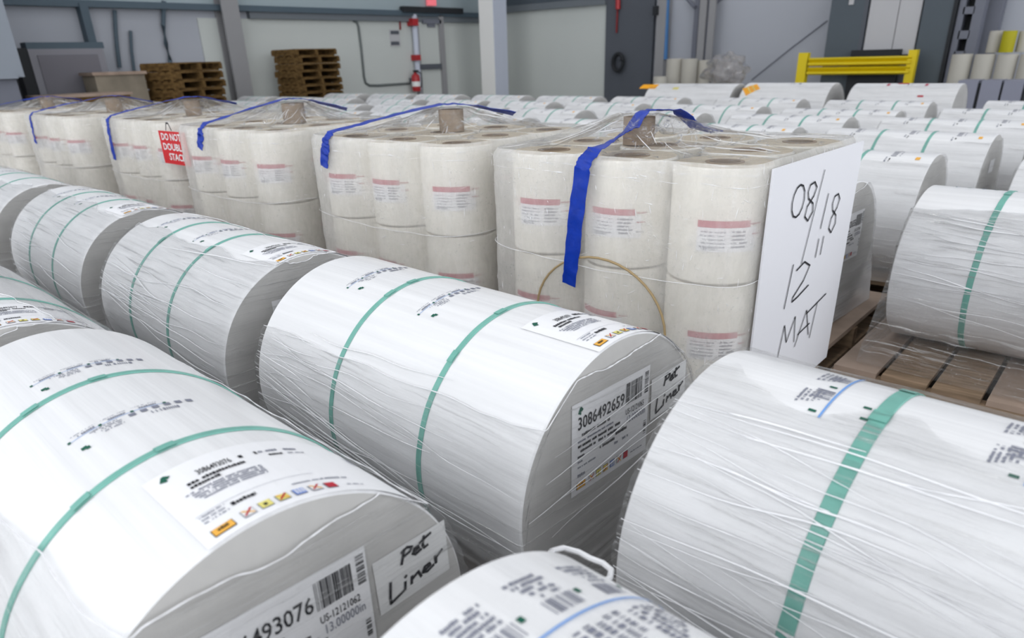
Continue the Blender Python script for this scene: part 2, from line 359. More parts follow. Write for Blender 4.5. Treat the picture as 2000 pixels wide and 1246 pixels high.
def shipping_label(parent, fmap, name, number, us, inch, rnd, top=False):
    W_, H_ = (1.10 if top else LBL_W), LBL_H
    sh = Print(); sh.quad(0, 0, W_, H_, 'label', .006, 14, 8); o = part(name, sh.mapped(fmap), parent)
    a = Print()
    if not top: a.text(number, .06, H_ - .20, .56, H_ - .105, 'ink', .012, .009)
    a.words(.20, .30, H_ - .055, .016, 'ink_grey', rnd)
    if top: top_art(a, number, H_, rnd)
    else: end_art(a, us, inch, H_, rnd)
    part('printed_lettering', a.mapped(fmap), o)
    b = Print()
    if top: b.bars(1.0, 1.05, H_ - .24, H_ - .12, 12, 'ink_grey', rnd, True, .009)
    else: b.bars(.575, .775, H_ - .21, H_ - .05, 22, 'ink', rnd, off=.009); b.bars(.80, .845, H_ - .20, H_ - .03, 16, 'ink', rnd, True, .009); b.bars(.81, .84, .15, .26, 9, 'ink', rnd, True, .009)
    part('barcode_print', b.mapped(fmap), o)
    c = Print(); y0, y1 = .045, .095
    c.quad(.05, y0 - .01, .145, y1 - .005, 'ink', .008); c.quad(.054, y0 - .006, .141, y1 - .009, 'ink_orange', .010); c.words(.075, .12, y0 + .01, .02, 'ink', rnd, 1, .012)
    for i, (bgk, cross) in enumerate((('sign_white', 'ink_red'), ('ink_yellow', None), ('ink_yellow', 'ink_red'), ('ink_blue', None), ('sign_white', 'ink_red'), ('ink_red', None))):
        u = .185 + i * .078
        c.quad(u - .003, y0 - .003, u + .053, y1 + .003, 'ink_grey', .008); c.quad(u, y0, u + .05, y1, bgk, .010)
        if cross:
            c.stroke([(u + .006, y0 + .006), (u + .044, y1 - .006)], .008, cross, .013); c.stroke([(u + .006, y1 - .006), (u + .044, y0 + .006)], .008, 'ink_orange', .012)
        elif bgk == 'ink_blue':
            for q in range(3): c.quad(u + .008 + q * .014, y0 + .008, u + .015 + q * .014, y1 - .008, 'sign_white', .012)
        elif bgk == 'ink_yellow': c.quad(u + .015, y0 + .012, u + .03, y0 + .03, 'ink', .012)
    part('icon_print', c.mapped(fmap), o)
    g = Print(); g.stroke([(.07, H_ - .075), (.085, H_ - .045), (.10, H_ - .06)], .022, 'ink_green', .009); g.quad(.078, H_ - .09, .09, H_ - .06, 'ink_green', .009)
    part('logo_print', g.mapped(fmap), o)
    return o

def slit_print(parent, fmap, rnd, style=0):
    """small printed label between the straps: rows of print, bars and a green mark"""
    p = Print()
    if style == 0:
        p.quad(.0, .098, .50, .102, 'line_blue', .003, 12, 1)
        for u in (0, .165, .33, .50): p.quad(u - .008, .09, u + .008, .112, 'ink_green')
        for u in (.05, .21, .37): p.words(u, u + .09, .108, .020, 'ink_grey', rnd, .95); p.words(u - .03, u + .10, .140, .008, 'ink_grey', rnd, .7)
        for i in range(4): p.words(.10 + .02 * i, .26, .070 - i * .022, .012, 'ink_grey', rnd, .6)
        for i in range(6): p.quad(.30 + i * .062, .045 + .004 * i, .335 + i * .062, .078 + .006 * i, 'ink_grey')
        p.bars(.40, .56, -.005, .03, 10, 'ink_grey', rnd)
        p.quad(.02, -.05, .05, -.02, 'ink_green'); p.quad(.04, -.065, .06, -.035, 'ink_green')
    else:
        for b in (0, .30, .60):
            for i in range(5): p.words(b + .02 + .016 * i, b + .20, .16 - i * .028, .02, 'ink_grey', rnd, .7)
            p.bars(b + .06, b + .22, -.05, .03, 10, 'ink_grey', rnd)
            p.quad(b + .235, .0, b + .26, .028, 'ink_green')
            if style == 2:
                for i in range(5): p.bars(b + .01 + .055 * i, b + .045 + .055 * i, -.40 + .03 * i, -.14, 9, 'ink_grey', rnd, True)
    return part('printed_lettering', p.mapped(fmap), parent)

HAND = {  # handwriting as pen strokes in a unit box
 'Pet': [[(.10, .30), (.22, .95), (.16, .60)], [(.14, .86), (.30, .97), (.44, .84), (.36, .68), (.18, .60)], [(.46, .50), (.62, .58), (.60, .70), (.50, .68), (.44, .48), (.52, .36), (.68, .44)], [(.80, 1.0), (.74, .60), (.78, .42), (.88, .46)], [(.66, .78), (1.0, .96)]],
 'Liner': [[(.06, .92), (.02, .30), (.02, .04), (.26, .22)], [(.30, .55), (.28, .22)], [(.31, .76), (.33, .80)], [(.40, .30), (.42, .60), (.44, .50), (.54, .64), (.58, .34)], [(.64, .50), (.76, .58), (.75, .68), (.66, .66), (.62, .46), (.70, .38), (.82, .48)], [(.86, .84), (.87, .50), (.88, .74), (1.0, .92)]],
 '0': [[(.5 + .5 * math.cos(a * .52), .5 + .5 * math.sin(a * .52)) for a in range(13)]],
 '8': [[(.62, .98), (.3, .95), (.18, .78), (.3, .6), (.72, .42), (.8, .2), (.5, .0), (.2, .15), (.28, .4), (.7, .62), (.85, .82), (.62, .98)]],
 '/': [[(.72, 1.0), (.0, .0)]], '1': [[(.6, 1.0), (.3, .0)]],
 '2': [[(.1, .88), (.5, 1.0), (.85, .8), (.6, .45), (.1, .12), (.1, .0), (.4, .05), (.95, .2)]],
 '"': [[(.2, 1), (.1, .0)], [(.9, 1), (.8, .0)]],
 'M': [[(.05, .0), (.2, .95), (.45, .3), (.8, 1.0), (.95, .1)]], 'A': [[(.0, .0), (.55, 1.0), (1.0, .05)], [(.1, .35), (.95, .45)]], 'T': [[(.0, .85), (1.0, 1.05)], [(.55, .95), (.4, .0)]],
 'O': [[(.5 + .5 * math.cos(a * .52), .5 + .5 * math.sin(a * .52)) for a in range(13)]],
}
def hand(p, key, u0, v0, u1, v1, w, shear=0, off=.01):
    for st in HAND[key]:
        p.stroke([(u0 + (a + shear * b) * (u1 - u0), v0 + b * (v1 - v0)) for a, b in st], w, 'ink', off)

# ------------------------------------------------------------------ room shell
WX, WY = -45.4, 50.0
def struct(name, mb, parent=None, smooth=False):
    o = part(name, mb, parent, smooth); o['kind'] = 'structure'; return o
b = MB(); b.box((-52, -14, FLOOR - .5), (24, WY + 2, FLOOR), 'floor'); o = struct('floor', b); o.location = (0, 0, H)
HW = 17.0
def wpart(name, boxes, parent=None, kind='structure', loc=True):
    mb = MB()
    for a, c, k in boxes: mb.box(a, c, k)
    o = part(name, mb, parent)
    if kind: o['kind'] = kind
    if loc and not parent: o.location = (0, 0, H)
    return o
wpart('ceiling', [((-52, -14, FLOOR + HW + 12), (24, WY + 2, FLOOR + HW + 12.5), 'ceiling')])  # out of view; put in to block the sky's light from above
wl = wpart('wall_left', [((WX - 1, -14, FLOOR), (WX, WY + 1, FLOOR + HW + 12), 'wall')])
wb = wpart('wall_back', [((WX, WY, FLOOR), (24, WY + 1, FLOOR + HW + 12), 'wall')])
# wall details: rectangles given by where they show on a wall, built as boxes that stand proud of it
def LW(p0, q0, p1, q1, d0, d1, k, floor=False):      # on the left wall (x const)
    ya = at_x(p0, (q0 + q1) / 2, WX + d1).y; yb = at_x(p1, (q0 + q1) / 2, WX + d1).y; pm = (p0 + p1) / 2
    return ((WX + d0, min(ya, yb), FLOOR if floor else at_x(pm, q1, WX + d1).z), (WX + d1, max(ya, yb), at_x(pm, q0, WX + d1).z), k)
def BW(p0, q0, p1, q1, y, dep, k, floor=False):      # facing the camera at depth y
    xa = at_y(p0, 90, y).x; xb = at_y(p1, 90, y).x; pm = (p0 + p1) / 2
    return ((min(xa, xb), y, FLOOR if floor else at_y(pm, q1, y).z), (max(xa, xb), y + dep, at_y(pm, q0, y).z), k)
def wthing(name, label, cat, boxes, group=None):
    """boxes: list of (part name, [box specs]); a lone part gives a one-mesh thing"""
    if len(boxes) == 1:
        o = wpart(name, boxes[0][1], None, None); o.location = (0, 0, H); return tag(o, label, cat, group)
    r = empty(name, (0, 0, H)); tag(r, label, cat, group)
    for nm, bx in boxes: wpart(nm, bx, r, None)
    return r
yL0 = -14; cornerY = WY
def band(z0, z1, d, k, y0=yL0, y1=cornerY): return ((WX, y0, z0), (WX + d, y1, z1), k)
zg0, zg1 = at_x(250, 17, WX).z, at_x(250, 4, WX).z
wpart('trim_1', [band(zg0, zg1, .5, 'girt')])
wpart('trim_2', [band(zg1 + .02, zg1 + 3, .12, 'upper')])
zs0 = at_x(600, 39, WX).z
wpart('trim_3', [((WX, at_x(482, 30, WX).y, zs0), (WX + .35, cornerY, zg0), 'girt_soft')])
wpart('trim_4', [((WX, at_x(396, 100, WX).y, FLOOR), (WX + .1, cornerY, zs0), 'wall_warm')])
bz0, bz1 = at_y(1090, 17, WY).z, at_y(1090, 4, WY).z
xd = at_y(1186, 100, WY).x
wpart('trim_5', [((WX, WY - .5, bz0), (xd, WY, bz1), 'girt_soft')])
wpart('trim_6', [((WX, WY - .15, FLOOR), (xd, WY, bz0), 'wall_warm')])
wpart('trim_7', [((WX, WY - .2, bz1), (xd, WY, bz1 + 3), 'cab_dark')])
# dark recessed bay right of it
wpart('trim_8', [((xd, WY - .3, FLOOR), (at_y(1278, 100, WY).x, WY, FLOOR + HW), 'dark')])

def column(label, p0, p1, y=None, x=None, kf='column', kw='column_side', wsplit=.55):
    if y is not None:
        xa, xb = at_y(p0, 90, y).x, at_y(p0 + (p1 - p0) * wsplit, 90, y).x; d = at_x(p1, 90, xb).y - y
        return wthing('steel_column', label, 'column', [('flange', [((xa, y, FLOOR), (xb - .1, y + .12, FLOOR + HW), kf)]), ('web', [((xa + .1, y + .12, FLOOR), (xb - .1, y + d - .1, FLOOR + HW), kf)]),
            ('side_plate', [((xb - .1, y, FLOOR), (xb, y + d, FLOOR + HW), kw)]), ('base_plate', [((xa - .3, y - .3, FLOOR), (xb + .3, y + d + .1, FLOOR + .08), 'column_grey')])])  # side face; on the white column its colour holds the shade
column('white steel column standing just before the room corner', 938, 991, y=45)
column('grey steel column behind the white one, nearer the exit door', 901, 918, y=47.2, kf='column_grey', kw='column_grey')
ya, yb = at_x(447, 90, WX + 1).y, at_x(479, 90, WX + 1).y
wthing('steel_column', 'grey steel column against the left wall between the pallet stacks', 'column', [
    ('flange', [((WX + .85, ya, FLOOR), (WX + 1, yb, FLOOR + HW), 'column_grey')]), ('web', [((WX + .15, (ya + yb) / 2 - .1, FLOOR), (WX + .85, (ya + yb) / 2 + .1, FLOOR + HW), 'dark')]),
    ('flange', [((WX, ya, FLOOR), (WX + .15, yb, FLOOR + HW), 'column_grey')])])
wthing('wall_post', 'dark steel post high on the left wall above the leaning panel', 'post', [('wall_post', [LW(164, 6, 180, 84, 0, .6, 'girt', True)])])
# conduit drop with a bend, hanging cables
def line_thing(name, label, cat, pts, r, k, n=8, group=None):
    mb = MB(); mb.tube(pts, r, k, n); o = part(name, mb, None, True); o.location = (0, 0, H); return tag(o, label, cat, group)
Lp = lambda px, py, d=.15: at_x(px, py, WX + d)
Bp = lambda px, py, y: at_y(px, py, y)
line_thing('conduit_pipe', 'grey conduit bending along the pale wall left of the exit door', 'pipe', [Lp(690, 40), Lp(697, 44), Lp(700, 52), Lp(706, 100), Lp(711, 150), Lp(714, 162), Lp(722, 167), Lp(740, 167), Lp(800, 163)], .09, 'conduit')
line_thing('hanging_cable', 'dark cable hanging on the left wall above the tall brown pallets', 'cable', [Lp(320, 2, .3), Lp(319, 50, .2), Lp(324, 85, .2), Lp(332, 118, .2), Lp(336, 160, .2)], .12, 'girt')
line_thing('hanging_cable', 'dark cable with a thick end left of the other hanging cables', 'cable', [Lp(224, 20, .2), Lp(226, 60, .2), Lp(229, 95, .2), Lp(234, 132, .2)], .11, 'girt')
line_thing('hanging_cable', 'thin dark cable with a plug, hanging between two other cables', 'cable', [Lp(255, 60, .2), Lp(257, 100, .2), Lp(262, 138, .2), Lp(264, 144, .2)], .09, 'girt')
# door
d = wpart('door_1', [LW(822, 33, 864, 200, .1, .28, 'wall_warm', True)])
wpart('door_frame', [LW(863, 30, 871, 200, .1, .5, 'column_grey', True), LW(815, 30, 822, 200, .1, .4, 'column_grey', True), LW(815, 24, 871, 31, .1, .4, 'column_grey')], d, None)
wpart('panic_bar', [LW(822, 125, 863, 135, .28, .5, 'dark')], d, None)
wpart('door_closer', [LW(827, 38, 862, 46, .28, .5, 'frame_grey'), LW(836, 46, 850, 53, .28, .4, 'frame_grey')], d, None)
wthing('exit_sign', 'small red exit sign above the grey exit door', 'sign', [('exit_sign', [LW(836, -4, 852, 11, .3, .5, 'exit_red')])])
wpart('trim_9', [LW(788, 14, 905, 25, .3, .7, 'darker')])
line_thing('sprinkler_pipe', 'pale vertical pipe beside the exit door', 'pipe', [Lp(808, 28, .35), Lp(812, 80, .35), Lp(818, 175, .35)], .22, 'column_side', 10)
wthing('alarm_box', 'small red alarm box at the top of the pale pipe', 'alarm', [('alarm_box', [LW(806, 36, 817, 50, .1, .75, 'red')])])
wthing('alarm_box', 'small red call box halfway down beside the exit door', 'alarm', [('alarm_box', [LW(814, 107, 822, 118, .1, .75, 'red')])])
wthing('wall_sign', 'white notice with two dark lines on the pale wall', 'sign', [('sheet', [LW(762, 58, 781, 90, .1, .16, 'cab')]), ('print_bar', [LW(763, 60, 779, 67, .16, .18, 'dark')]), ('print_bar', [LW(764, 81, 780, 88, .16, .18, 'dark')])])
line_thing('sprinkler_pipe', 'thin red pipe above the white wall notice', 'pipe', [Lp(779, 30), Lp(781, 42), Lp(782, 58)], .07, 'red_dark')
# extinguisher
ep = Lp(812, 155, .7); r_ = empty('fire_extinguisher', W(ep.x, ep.y, ep.z)); tag(r_, 'red fire extinguisher hanging by the exit door', 'extinguisher')
mb = MB(); mb.lathe([(0, -.85), (.30, -.85), (.33, -.75), (.33, .1), (.28, .3), (.12, .42), (.12, .5), (0, .5)], 'red', n=24); part('cylinder', mb, r_, True)
mb = MB(); mb.lathe([(.335, -.5), (.338, -.5), (.338, -.15), (.335, -.15)], 'sign_white', n=24, close=True); part('paper_band', mb, r_, True)
mb = MB(); mb.box((-.1, -.12, .5), (.3, .12, .66), 'darker'); part('valve', mb, r_)
mb = MB(); mb.tube([(.1, .1, .55), (.3, .34, .4), (.25, .4, -.1), (.15, .38, -.6)], .05, 'darker', 6); part('hose', mb, r_, True)
mb = MB(); mb.box((-.62, -.15, -.3), (-.30, .15, .1), 'dark'); part('wall_bracket', mb, r_)

# back wall: hose coil, pipes, post, column with braces, cable
hp = Bp(1208, 122, WY - .6); r_ = empty('hose_coil', W(hp.x, hp.y, hp.z)); tag(r_, 'black hose coiled on the dark wall bay', 'hose')
mb = MB(); mb.tube([(.42 * math.cos(a * .2618) * (1 + .04 * (a // 24)), -.12 * (a / 72), .55 * math.sin(a * .2618) * (1 + .05 * (a // 24))) for a in range(73)], .13, 'darker', 8); part('hose', mb, r_, True)
mb = MB(); mb.box((-.12, .0, .2), (.12, .35, .6), 'dark'); part('hook', mb, r_)
line_thing('sprinkler_pipe', 'thick red pipe end high on the dark wall bay', 'pipe', [Bp(1207, -8, WY - .5), Bp(1207, 18, WY - .5)], .18, 'red', 12)
line_thing('sprinkler_pipe', 'thin dark red pipe below the thick red one', 'pipe', [Bp(1206, 18, WY - .4), Bp(1204, 64, WY - .4)], .07, 'red_dark')
wthing('wall_post', 'grey steel post between the dark bay and the blue pipe', 'post', [('wall_post', [BW(1280, -10, 1297, 190, WY - .8, .8, 'column_grey', True)])])
wthing('pipe_valve', 'black fitting on the edge of the grey post', 'valve', [('pipe_valve', [BW(1271, 12, 1280, 30, WY - 1, 1, 'darker')])])
line_thing('air_pipe', 'bright blue vertical pipe on the back wall', 'pipe', [Bp(1303.5, -10, WY - .6), Bp(1299, 116, WY - .6)], .17, 'blue', 10)
line_thing('air_hose', 'dark hose hanging from the end of the blue pipe', 'hose', [Bp(1296, 116, WY - .6), Bp(1293, 132, WY - .6), Bp(1291, 150, WY - .6)], .11, 'darker')
wthing('wall_post', 'narrow dark post left of the braced column', 'post', [('wall_post', [BW(1351, -10, 1360, 200, WY - .7, .7, 'frame_grey', True)])])
r_ = wthing('steel_column', 'grey braced steel column right of the blue pipe', 'column', [('flange', [BW(1361, -10, 1374, 200, WY - 1.1, .2, 'column_grey', True)]), ('web', [BW(1374, -10, 1379, 200, WY - .9, .7, 'frame_grey', True)]), ('flange', [BW(1379, -10, 1391, 200, WY - 1.1, .2, 'column_grey', True)])])
mb = MB(); mb.tube([Bp(1341, -4, WY - .5), Bp(1352, 8, WY - .5), Bp(1358, 14, WY - .8)], .13, 'frame_grey', 6); part('brace', mb, r_)
mb = MB(); mb.tube([Bp(1410, -4, WY - .5), Bp(1398, 6, WY - .5), Bp(1390, 12, WY - .8)], .13, 'frame_grey', 6); part('brace', mb, r_)
line_thing('guy_cable', 'thin cable slanting down across the grey back wall', 'cable', [Bp(1616, 40, WY - .06), Bp(1540, 98, WY - .06), Bp(1468, 156, WY - .06)], .035, 'frame_grey', 6)
# electrical cabinets
yc_ = WY - 2.5
wthing('electrical_cabinet', 'slate grey tall cabinet behind the left end of the yellow rail', 'cabinet', [('body', [BW(1612, -60, 1676, 200, yc_, 2.4, 'cab_dark', True)]), ('edge_strip', [BW(1676, -60, 1683, 200, yc_, 2.4, 'dark', True)]), ('name_plate', [BW(1645, -4, 1654, 10, yc_ - .06, .06, 'cab')])])
wthing('electrical_cabinet', 'pale grey two-door cabinet between the slate cabinets', 'cabinet', [('door', [BW(1687, -60, 1742, 106, yc_ + .1, .2, 'cab')]), ('door', [BW(1743.5, -60, 1786, 106, yc_ + .1, .2, 'cab')]), ('carcass', [BW(1692, -60, 1786, 200, yc_ + .3, 2.0, 'frame_grey', True)]), ('foot', [BW(1664, 97, 1760, 112, yc_ - .5, .45, 'darker', True)])])
wthing('electrical_cabinet', 'dark slate cabinet left of the framed ladder rack', 'cabinet', [('body', [BW(1789, -60, 1846, 114, yc_, 2.4, 'cab_dark', True)]), ('edge_strip', [BW(1846, -60, 1853, 114, yc_ - .05, 2.4, 'darker', True)])])
yr = yc_ + .2
r_ = wthing('open_rack', 'grey frame rack with square dark openings', 'rack', [('back_panel', [BW(1865, -60, 1905, 112, yr + .9, .8, 'darker', True)]), ('upright', [BW(1857, -60, 1869, 112, yr, .9, 'frame_grey', True)]), ('upright', [BW(1886, -60, 1906, 112, yr, .9, 'frame_grey', True)])] +
    [('shelf', [BW(1866, a, 1888, c, yr, .9, 'frame_grey')]) for a, c in ((100, 112), (60, 76), (14, 28), (-34, -18))])
wthing('wall_duct', 'rounded mauve grey duct on the wall right of the rack', 'duct', [('wall_duct', [BW(1907, -60, 1940, 112, WY - 1.0, 1.0, 'frame_grey', True)])])
# yellow guard rail
yg = 46.2
def gr(p0, q0, p1, q1, dep, k='yellow', fl=False): return BW(p0, q0, p1, q1, yg, dep, k, fl)
r_ = wthing('guard_rail', 'yellow steel guard rail in front of the electrical cabinets', 'guard rail', [('post', [gr(1562, 103, 1580, 160, .45, fl=True)]), ('post', [gr(1777, 97, 1794, 155, .45, fl=True)])])
for q0, q1 in ((112, 129), (131, 147)):
    xa, xb = Bp(1579, 120, yg).x, Bp(1780, 118, yg).x; z1 = Bp(1680, q0 - 1, yg).z; z0 = Bp(1680, q1 - 1, yg).z; zm = (z0 + z1) / 2; hh = (z1 - z0) / 2
    prof = [(0, z0), (-.2, z0 + hh * .35), (-.2, z0 + hh * .8), (-.02, zm), (-.2, z1 - hh * .8 + hh * .45), (-.2, z1 - hh * .3), (0, z1)]
    mb = MB(); mb.add([(x, yg + .1 + p[0], p[1]) for x in (xa, xb) for p in prof] + [(x, yg + .18, z) for x in (xa, xb) for z in (z0, z1)], [(i, i + 1, i + 8, i + 7) for i in range(6)] + [(14, 15, 17, 16)], 'yellow'); part('rail', mb, r_)
# cream rolls standing near the back wall
def standing_roll(px, q0, q1, pw, y, k, label, z_floor=True, group=None, wrap=None, zb=None):
    c = Bp(px, q0, y); rr = pw / 2 * abs((Bp(px + 1, q0, y) - c).x); z1 = c.z; z0 = zb if zb is not None else (FLOOR if z_floor else Bp(px, q1, y).z)
    r = empty('plastic_roll', W(c.x, y + rr, z0)); tag(r, label, 'roll', group); h = z1 - z0
    mb = MB(); mb.lathe([(rr * .16, .02), (rr * .97, .02), (rr, .06), (rr, h - .05), (rr * .97, h), (rr * .16, h)], k, n=28); part('roll_body', mb, r, True)
    mb = MB(); mb.lathe([(rr * .13, 0), (rr * .16, 0), (rr * .16, h + .01), (rr * .13, h + .01)], 'card', n=16, close=True); part('tube_core', mb, r, True)
    if wrap:
        mb = MB(); mb.lathe([(rr * 1.015, .03), (rr * 1.015, h - .03)], wrap, n=28); part('colour_wrap', mb, r, True)
    return z1
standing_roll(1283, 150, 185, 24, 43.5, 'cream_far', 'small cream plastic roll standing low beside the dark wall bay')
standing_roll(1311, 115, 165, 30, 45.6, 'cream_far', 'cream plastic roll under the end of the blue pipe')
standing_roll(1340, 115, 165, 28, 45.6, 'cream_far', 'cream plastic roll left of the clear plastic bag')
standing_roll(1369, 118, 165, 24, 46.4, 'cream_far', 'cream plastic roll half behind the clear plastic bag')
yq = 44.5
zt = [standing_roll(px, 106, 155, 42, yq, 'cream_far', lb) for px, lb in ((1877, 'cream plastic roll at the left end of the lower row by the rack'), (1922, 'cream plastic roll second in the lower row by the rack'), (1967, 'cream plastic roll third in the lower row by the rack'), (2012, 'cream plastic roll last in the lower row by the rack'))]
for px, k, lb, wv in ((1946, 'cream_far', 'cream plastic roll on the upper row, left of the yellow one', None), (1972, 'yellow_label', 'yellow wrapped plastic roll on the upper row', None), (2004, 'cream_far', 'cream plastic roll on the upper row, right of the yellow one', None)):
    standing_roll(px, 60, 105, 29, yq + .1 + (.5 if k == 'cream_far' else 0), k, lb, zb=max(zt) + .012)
for i, (px, lb) in enumerate(((1908, 'pale grey wrapped roll at the left end of the low row by the wall'), (1955, 'pale grey wrapped roll second in the low row by the wall'), (2000, 'pale grey wrapped roll third in the low row by the wall'))):
    r_ = wthing('wrapped_bale', lb.replace('roll', 'bale'), 'bale', [('bale_body', [BW(px - 21, 157, px + 19, 205, 42, 1.6, 'grey_roll', True)]), ('gap_shade', [BW(px + 19, 163, px + 25, 205, 42.1, 1.4, 'darker', True)])])  # near-black strip stands in for the shade in the gap between bales
# clear plastic bag slumped over the cream rolls
def blob(name, label, cat, c, sx, sy, sz, k, seed, n=(18, 12), amp=.25):
    mb = MB(); uvs = []
    rows = []
    for i in range(n[1] + 1):
        th = math.pi * i / n[1]; row = []
        for j in range(n[0] + 1):
            ph = 2 * math.pi * j / n[0]; dv = Vector((math.sin(th) * math.cos(ph), math.sin(th) * math.sin(ph), math.cos(th)))
            q = 1 + amp * (NZ.noise(dv * 2.2 + Vector((seed, 0, 0))) + .5 * abs(NZ.noise(dv * 5 + Vector((0, seed, 0)))))
            row.append((dv.x * sx * q, dv.y * sy * q, max(dv.z * sz * q, -sz * .9))); uvs.append((j / n[0] * 3, i / n[1] * 2))
        rows.append(row)
    mb.grid(rows, k); o = part(name, mb, None, True, uvs); o.location = W(*c); return tag(o, label, cat)
bc = Bp(1415, 138, 44.4)
wthing('low_crate', 'tan crate standing low under the clear plastic bag', 'crate', [('side_board', [((bc.x - 1.5, 43.6, FLOOR + 1.2), (bc.x + 1.4, 45.2, bc.z - .95), 'cream_far')]), ('base_board', [((bc.x - 1.6, 43.5, FLOOR), (bc.x + 1.5, 45.3, FLOOR + 1.2), 'wood_dark')])])
blob('plastic_bag', 'crumpled clear plastic bag heaped before the back wall', 'bag', (bc.x, 44.4, bc.z - .05), 1.25, .8, .85, 'bag', 3, (36, 24), .55)
# left edge: pale machine housing, leaning panel, crate, pallet stacks
yA = at_x(-60, 100, WX + 6).y; yB = at_x(16, 100, WX + 6).y
zt_ = at_x(0, 152, WX + 6).z
wthing('machine_housing', 'pale blue grey machine housing at the left wall', 'machine', [('upper_housing', [((WX + 1, yA - 8, zt_), (WX + 6, at_x(34, 100, WX + 6).y, FLOOR + 12), 'machine')]), ('lower_housing', [((WX + 1.2, yA - 8, FLOOR), (WX + 5.8, at_x(36, 170, WX + 5.8).y, zt_ - .05), 'frame_grey')]), ('ledge', [((WX + 1, yA - 8, zt_ - .05), (WX + 6.1, at_x(36, 155, WX + 6).y, zt_ + .12), 'machine')])])
py0, py1 = at_x(66, 140, WX + 2).y, at_x(212, 140, WX + 2).y; pzt = at_x(130, 95, WX + 2).z
wthing('leaning_panel', 'grey rounded door panel standing against the left wall', 'panel', [('rim', [((WX + 1.2, py0, FLOOR), (WX + 2, py1, pzt), 'panel')]), ('face', [((WX + 1.99, py0 + .35, FLOOR + .3), (WX + 2.05, py1 - .35, pzt - .28), 'panel_face')]), ('gasket', [((WX + 1.1, py0 - .55, FLOOR), (WX + 1.95, py0, pzt + .05), 'darker')]), ('top_seal', [((WX + 1.15, py0, pzt), (WX + 1.95, py1 + .1, pzt + .3), 'girt')])])
def pallet_mesh(w, l, h, k='wood_old', k2='wood_dark'):
    """one shared mesh: w along x, l along y; top boards, three stringers with notches, bottom boards"""
    mb = MB(); t = h * .16; n = 6
    for z0, nn in ((h - t, n), (0, 3)):
        for i in range(nn):
            c = -l / 2 + l * (i + .5) / nn; d_ = l / nn * (.36 if nn == n else .2); mb.box((-w / 2, c - d_, z0), (w / 2, c + d_, z0 + t), k)
    for c in (-l / 2 + .08 * l * .5, 0, l / 2 - .08 * l * .5): pass
    for i in (-1, 0, 1): mb.box((i * (w / 2 - .08) - .08, -l / 2, t), (i * (w / 2 - .08) + .08, l / 2, h - t), k)
    return mb
def pallet_stack(px, q0, q1, pw, x, n, k, label, group, lean=0, rz=0):
    c = at_x(px, q0, x); z1 = c.z; h = (z1 - FLOOR) / n; me = None
    for i in range(n):
        z = FLOOR + i * h; lb = label % ORD[n - 1 - i]
        dx, dy = random.uniform(-.12, .12) + lean * i * 0, random.uniform(-.1, .1)
        if me is None:
            mb = pallet_mesh(3.0, 2.9, h * .985, k); me = mb.mesh('wooden_pallet')
        o = link('wooden_pallet', me, None, W(x + dx, c.y + dy, z), rz + random.uniform(-.02, .02)); tag(o, lb, 'pallet', group)
ORD = ['topmost', 'second from the top', 'third from the top', 'fourth from the top', 'fifth from the top', 'sixth from the top', 'seventh from the top', 'eighth from the top', 'ninth from the top', 'tenth from the top', 'eleventh from the top', 'twelfth from the top', 'thirteenth from the top', 'fourteenth from the top']
pallet_stack(597, 96, 190, 110, WX + 2.6, 12, 'wood_old', 'yellow brown pallet, %s in the stack by the pale wall', 'pallets stacked by the pale wall', rz=math.pi / 2)
pallet_stack(352, 122, 195, 150, WX + 4.0, 10, 'wood_old', 'brown pallet, %s in the dark stack left of the column', 'pallets stacked left of the column', rz=math.pi / 2 + .25)
c = at_x(236, 146, WX + 4)
wthing('wooden_crate', 'low tan crate left of the dark pallet stack', 'crate', [('side_board', [((WX + 2.4, c.y - 1.3, FLOOR), (WX + 4, c.y + 1.2, c.z), 'crate')]), ('lid', [((WX + 2.3, c.y - 1.4, c.z), (WX + 4.1, c.y + 1.3, c.z + .15), 'wood_sheet')])])
c = at_x(165, 184, WX + 7)
wthing('plywood_sheets', 'flat tan plywood pile on the floor before the leaning panel', 'plywood', [('sheet', [((WX + 4.4, c.y - 1.7, c.z - .12), (WX + 7, c.y + 2.2, c.z), 'wood_sheet')]), ('pile_base', [((WX + 4.5, c.y - 1.6, FLOOR), (WX + 6.9, c.y + 2.1, c.z - .12), 'wood_old')])])
# ceiling lamps (above the picture; they light the hall)
for i, (x, y) in enumerate(LAMPS): lamp_light(x, y)

# ------------------------------------------------------------------ pallets under the rolls
PAL_H = .46
def deck_pallet(label, cx, cy, w, l, ztop, rz=0, hero=False, group=None):
    """w along x, l along y. hero: every board a part of its own"""
    r = empty('wooden_pallet', W(cx, cy, FLOOR), rz); tag(r, label, 'pallet', group); h = ztop - FLOOR; t = .07
    n = 7; bw = w / n
    for i in range(n):
        mb = MB(); x0 = -w / 2 + bw * i; e = random.uniform(-.03, .03); mb.box((x0 + .03, -l / 2 + e, h - t), (x0 + bw - .03, l / 2 + e, h), 'wood' if i % 3 else 'wood_sheet'); part('deck_board', mb, r)
    for y in (-l / 2 + .08, 0, l / 2 - .08):
        mb = MB(); mb.box((-w / 2, y - .075, t), (w / 2, y + .075, h - t), 'wood'); part('stringer', mb, r)
    for i in (0, 3, 6):
        mb = MB(); x0 = -w / 2 + bw * i; mb.box((x0 + .03, -l / 2, 0), (x0 + bw - .03, l / 2, t), 'wood'); part('bottom_board', mb, r)
    return r
_pm = {}
def plain_pallet(label, cx, cy, w, l, ztop, rz=0, group=None):
    k = (round(w, 2), round(l, 2))
    if k not in _pm: _pm[k] = pallet_mesh(w, l, ztop - FLOOR, 'wood', 'wood').mesh('wooden_pallet')
    o = link('wooden_pallet', _pm[k], None, W(cx, cy, FLOOR), rz); return tag(o, label, 'pallet', group)

